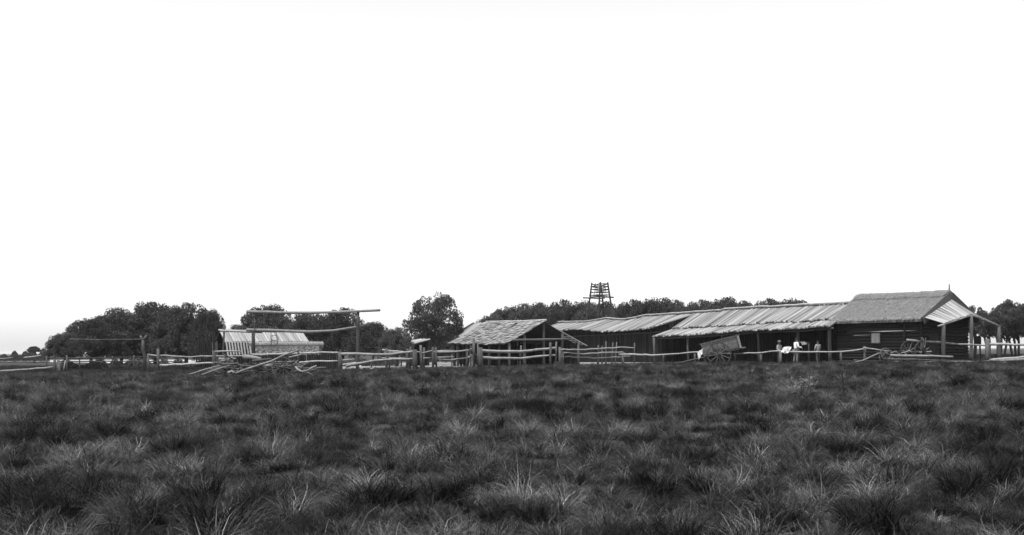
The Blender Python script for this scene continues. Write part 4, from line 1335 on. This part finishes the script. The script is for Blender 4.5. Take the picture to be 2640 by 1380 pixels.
c1 = G(2342, 70.5) + Vector((0, 0, .74)); c2 = G(2378, 69.6) + Vector((0, 0, .72))
axd = (c2 - c1)
wheel(gc, c1, Vector((.5, -.87, 0)), .74, 10, 'darkwood', .05)
wheel(gc, c2, Vector((.5, -.87, 0)), .74, 10, 'darkwood', .05)
pole('axle', 'darkwood', gc, [c1, c2], .05)
MB().bar(P(2370, 908, 69.4), P(2402, 906, 69.2), .12, .06).build('footboard', 'rail', gc)
pole('upright', 'post', gc, [P(2381, 908, 69.3), P(2379, 893, 69.3), P(2383, 880, 69.3), P(2376, 871, 69.3)], .09, .06)
pole('lever', 'darkwood', gc, [P(2386, 908, 69.2), P(2386, 871, 69.2)], .03)
mw = thing('plough', G(2280, 70.2), 'dark wheeled plough beside the curved pole and hut window', 'plough')
cw = G(2282, 70.2) + Vector((0, 0, .45))
wheel(mw, cw + Vector((.0, -.1, .22)), Vector((.25, -.95, .15)), .38, 8, 'iron', .05)
wheel(mw, cw + Vector((.75, .4, .02)), Vector((.25, -.95, .1)), .3, 8, 'iron', .05)
pole('beam', 'iron', mw, [P(2262, 911, 70), P(2300, 917, 70.2), P(2350, 915, 70.4)], .05, .04)
pole('handle', 'iron', mw, [P(2272, 936, 69.8), P(2266, 920, 70), P(2272, 910, 70.2)], .03)
s = MB()
bl = cw + Vector((.1, 0, -.42))
s.quad(bl + Vector((-.3, -.1, 0)), bl + Vector((.3, .1, 0)), bl + Vector((.32, .16, .3)), bl + Vector((-.2, .05, .34)))
s.quad(bl + Vector((-.2, .08, .34)), bl + Vector((.32, .19, .3)), bl + Vector((.3, .13, 0)), bl + Vector((-.3, -.07, 0)))
s.build('share', 'iron', mw)
pole('tie', 'iron', mw, [cw + Vector((0, 0, .1)), bl + Vector((0, 0, .2))], .03)
for k, (px, py) in enumerate(((2310, 908), (2330, 911), (2345, 907))):
    pole('frame_rod', 'rail', mw, [P(px - 14, py + 3, 70.2), P(px, py - 3, 70.1), P(px + 8, py + 5, 70.2)], .035)

# black hide on its stand beyond the porch
hd = thing('hide_rack', G(2521, 73), 'black hide stretched on a forked rack beyond the porch', 'rack')
for px, top, ln in ((2516, 864, -2), (2527, 862, 2), (2523, 868, 6), (2514, 884, 0)):
    b_ = G(px + ln, 73); pole('leg', 'darkwood', hd, [(b_.x, b_.y, b_.z - .1), P(px, top, 73)], .05, .035)
hp = [P(2512, 888, 72.8), P(2530, 888, 72.8), P(2530, 872, 72.8), P(2528, 866, 72.8), P(2524.5, 865, 72.8), P(2521, 867, 72.8), P(2517, 866, 72.8), P(2513, 869, 72.8)]
s = MB(); k = len(hp)
s.v = [tuple(p) for p in hp] + [tuple(p + Vector((0, .08, 0))) for p in hp]
s.f = [tuple(range(k)), tuple(reversed(range(k, 2 * k)))] + [(i, (i + 1) % k, k + (i + 1) % k, k + i) for i in range(k)]
s.build('hide', 'hide', hd)

# ------------------------------------------------------------------ people
def skinned(name, verts, edges, radii, mat, parent, sub=2):
    m = bpy.data.meshes.new(name + '_cage')
    m.from_pydata(verts, edges, [])
    o = bpy.data.objects.new(name + '_cage', m)
    C.objects.link(o)
    md = o.modifiers.new('s', 'SKIN'); md.use_smooth_shade = True
    sv = m.skin_vertices[0].data
    for i, r in enumerate(radii):
        sv[i].radius = (r, r) if not hasattr(r, '__len__') else r
        sv[i].use_root = (i == 0)
    ss = o.modifiers.new('d', 'SUBSURF'); ss.levels = ss.render_levels = sub
    dg = bpy.context.evaluated_depsgraph_get()
    me2 = bpy.data.meshes.new_from_object(o.evaluated_get(dg))
    bpy.data.objects.remove(o); bpy.data.meshes.remove(m)
    me2.name = name
    me2.materials.clear(); me2.materials.append(MAT[mat])
    r_ = bpy.data.objects.new(name, me2)
    return link(r_, parent)
def person(loc, face, height, label, shirt, trou, hat=None, arms=((.05, .14), (.05, .14)), bend=0.0, stride=.06):
    """local: +Y is forward; arms: (out, forward) of each wrist"""
    t = thing('person', loc, label, 'person')
    t.rotation_euler = (0, 0, face)
    k = height / 1.74
    def B(x_, y_, z_):       # bend forward at the hips
        if z_ > .95:
            dz = z_ - .95
            return (x_ * k, (y_ + dz * math.sin(bend)) * k, (.95 + dz * math.cos(bend)) * k)
        return (x_ * k, y_ * k, z_ * k)
    V, E, R = [], [], []
    def add(p, r, e=None):
        V.append(p); R.append(r * k if not hasattr(r, '__len__') else (r[0] * k, r[1] * k))
        if e is not None: E.append((e, len(V) - 1))
        return len(V) - 1
    pel = add(B(0, 0, .96), (.13, .1)); sp = add(B(0, 0, 1.16), (.125, .09), pel); ch = add(B(0, .01, 1.36), (.14, .1), sp)
    nk = add(B(0, .0, 1.5), .055, ch); h0 = add(B(0, .01, 1.57), .075, nk); h1 = add(B(0, .015, 1.66), .088, h0); add(B(0, .01, 1.735), .06, h1)
    add(B(0, .115, 1.625), .012, h1)
    for sx in (-1, 1): add(B(.092 * sx, .0, 1.64), .014, h1)
    J = {}
    for q_, sx in enumerate((-1, 1)):
        ow, fw = arms[q_]
        s_ = add(B(.17 * sx, 0, 1.42), .062, ch); e_ = add(B((.2 + ow) * sx, fw * .25 - .02, 1.15), .045, s_)
        w_ = add(B((.19 + ow) * sx, fw, .93 + fw * .5), .03, e_)
        pm = add(B((.19 + ow) * sx, fw + .04, .86 + fw * .55), .034, w_)
        for fi in range(4):
            b1 = add(B((.165 + ow + .017 * fi) * sx, fw + .055, .80 + fw * .58), .0095, pm)
            add(B((.165 + ow + .017 * fi) * sx, fw + .085, .765 - .008 * (1.5 - abs(fi - 1.5)) + fw * .6), .008, b1)
        th = add(B((.155 + ow) * sx, fw + .075, .85 + fw * .55), .011, pm); add(B((.145 + ow) * sx, fw + .1, .815 + fw * .57), .009, th)
        J[sx] = (s_, e_, w_)
        hp_ = add(B(.09 * sx, 0, .9), .085, pel); kn = add(B(.105 * sx, .03 + stride * sx * .5, .5), .055, hp_)
        an = add(B(.11 * sx, stride * sx - .02, .08), .038, kn); add(B(.125 * sx, stride * sx + .13, .035), .03, an)
    skinned('body', V, E, R, 'skin', t)
    # shirt and trousers over the body
    V2, E2, R2 = [], [], []
    def cp(i, r, e=None):
        V2.append(V[i]); R2.append(r * k if not hasattr(r, '__len__') else (r[0] * k, r[1] * k))
        if e is not None: E2.append((e, len(V2) - 1))
        return len(V2) - 1
    a = cp(pel, (.15, .118)); b_ = cp(sp, (.145, .11), a); c_ = cp(ch, (.158, .12), b_)
    V2.append(B(0, 0, 1.47)); R2.append(.075 * k); E2.append((c_, len(V2) - 1))
    for sx in (-1, 1):
        s1 = cp(J[sx][0], .078, c_); e1 = cp(J[sx][1], .06, s1); cp(J[sx][2], .043, e1)
    skinned('shirt', V2, E2, R2, shirt, t)
    V2, E2, R2 = [], [], []
    a = cp(pel, (.148, .116))
    for sx in (-1, 1):
        V2.append(B(.095 * sx, 0, .88)); R2.append(.1 * k); E2.append((a, len(V2) - 1)); hq = len(V2) - 1
        V2.append(B(.105 * sx, .03 + stride * sx * .5, .5)); R2.append(.075 * k); E2.append((hq, len(V2) - 1)); kq = len(V2) - 1
        V2.append(B(.11 * sx, stride * sx - .015, .12)); R2.append(.065 * k); E2.append((kq, len(V2) - 1))
    skinned('trousers', V2, E2, R2, trou, t)
    # hair, eyes, hat
    hc = Vector(B(0, -.012, 1.675))
    s = MB()
    for i in range(7):
        a1 = -.15 + 1.7 * i / 6
        for j in range(12):
            a2 = 2 * math.pi * j / 12
            s.v.append((hc.x + .1 * k * math.cos(a1) * math.cos(a2), hc.y + .1 * k * math.cos(a1) * math.sin(a2), hc.z + .098 * k * math.sin(a1)))
    for i in range(6):
        for j in range(12):
            s.f.append((i * 12 + j, i * 12 + (j + 1) % 12, (i + 1) * 12 + (j + 1) % 12, (i + 1) * 12 + j))
    hm = s.mesh('hair', mat='hair', smooth_=True)
    link(bpy.data.objects.new('hair', hm), t)
    for sx in (-1, 1):
        e = Vector(B(.032 * sx, .093, 1.655))
        link(bpy.data.objects.new('eye', MB().tube([e - Vector((0, .012, 0)), e, e + Vector((0, .006, 0))], [.013 * k, .013 * k, .004], 6).mesh('eye', mat='hair')), t)
    mth = Vector(B(0, .098, 1.585))
    link(bpy.data.objects.new('mouth', MB().box(mth, (.024, 0, 0), (0, .008, 0), (0, 0, .005)).mesh('mouth', mat='hair')), t)
    if hat:
        c_ = Vector(B(0, .01, 1.70))
        s = MB().tube([c_, c_ + Vector((0, 0, .012)), c_ + Vector((0, 0, .02)), c_ + Vector((0, 0, .1)), c_ + Vector((0, -.005, .125))], [.19 * k, .195 * k, .108 * k, .1 * k, .06 * k], 18)
        link(bpy.data.objects.new('hat', s.mesh('hat', mat=hat, smooth_=True)), t)
    return t
def stand(px, d):
    q_ = G(px, d); return Vector((q_.x, q_.y, q_.z))
person(stand(1214, 75.6), math.radians(-60), 1.66, 'person in dark shirt and paler trousers standing by the thick fence post', 'darkshirt', 'trousers', None, ((.04, .1), (.1, .3)))
person(stand(2009, 77.2), math.radians(-150), 1.58, 'person in a felt hat and pale sleeves under the verandah behind the blowing cloth', 'greyshirt', 'darktrousers', 'felt', ((.06, .12), (.05, .3)))
person(stand(2051, 76.9), math.radians(-75), 1.78, 'person in a bright white shirt beside the thin verandah post', 'shirt', 'trousers', None, ((.04, .28), (.04, .34)), bend=.12)
person(stand(2109, 75.9), math.radians(20), 1.56, 'person in a pale grey shirt with back turned near the last verandah post', 'greyshirt', 'darktrousers', None, ((.06, .08), (.05, .2)))

# ------------------------------------------------------------------ weeds
def weed(px, py, hpx, label, nst, seed, dark=False):
    r = random.Random(seed)
    d = 1.25 * F / (py - 902)
    for _ in range(12):
        b_ = P(px, py, d); d += (b_.z - gz(b_.x, b_.y)) * F / (py - 902) * .8
    b_ = G(px, d, py)
    hh = hpx / F * d
    t = thing('weed_plant', b_, label, 'plant', 'tall leafy weeds in the meadow')
    s = MB(); lv = MB()
    for k in range(nst):
        ang = r.uniform(0, 6.28); sp_ = r.uniform(.05, .3) * hh
        top = b_ + Vector((math.cos(ang) * sp_ * 1.3, math.sin(ang) * sp_, hh * r.uniform(.75, 1.05)))
        s.tube([b_ - Vector((0, 0, .05)), b_.lerp(top, .5) + Vector((0, 0, .03)), top], [.012, .009, .004], 5)
        for j in range(26):
            f = r.uniform(.25, 1); p = b_.lerp(top, f); a = r.uniform(0, 6.28); L = r.uniform(.12, .25) * (hh / .8)
            o_ = Vector((math.cos(a), math.sin(a), r.uniform(-.2, .7))).normalized(); sd = o_.cross(Vector((0, 0, 1))).normalized() * L * .13
            m_ = p + o_ * L * .5 + Vector((0, 0, L * .12)); e = p + o_ * L + Vector((0, 0, -L * .1))
            lv.quad(p, m_ - sd, e, m_ + sd)
    s.build('stem', 'stem', t); lv.build('leaves', 'tussock' if dark else 'weed', t)
for a in ((2035, 1010, 42, 'pale leafy weed left of the weed clump in the right meadow', 4, 1), (2066, 1040, 66, 'largest leafy weed of the clump below the hitching rail', 6, 2), (2092, 1020, 50, 'leafy weed right of the weed clump below the hitching rail', 5, 3),
          (1858, 1012, 26, 'small lone weed below the box cart', 2, 4, True), (2424, 1112, 34, 'spiky weed in the meadow below the thatched hut', 3, 5, True), (1088, 1016, 44, 'thin weed below the heavy gate posts', 3, 6, True), (893, 1010, 40, 'dark upright weed below the thick fence post', 3, 7, True)):
    weed(*a)

# ------------------------------------------------------------------ haze: thin summer air round the whole place
hm = bpy.data.materials.new('haze')
hm.use_nodes = True
hn = hm.node_tree.nodes; hn.clear()
pv = hn.new('ShaderNodeVolumePrincipled')
pv.inputs['Color'].default_value = (1, 1, 1, 1)
pv.inputs['Density'].default_value = .00011
ho = hn.new('ShaderNodeOutputMaterial')
hm.node_tree.links.new(pv.outputs[0], ho.inputs['Volume'])
MAT['haze'] = hm
tag(MB().box((0, 4500, 5.5), (5300, 0, 0), (0, 5400, 0), (0, 0, 8.5)).build('haze', 'haze'), 'thin pale haze in the air over the whole farm', 'haze', kind='stuff')
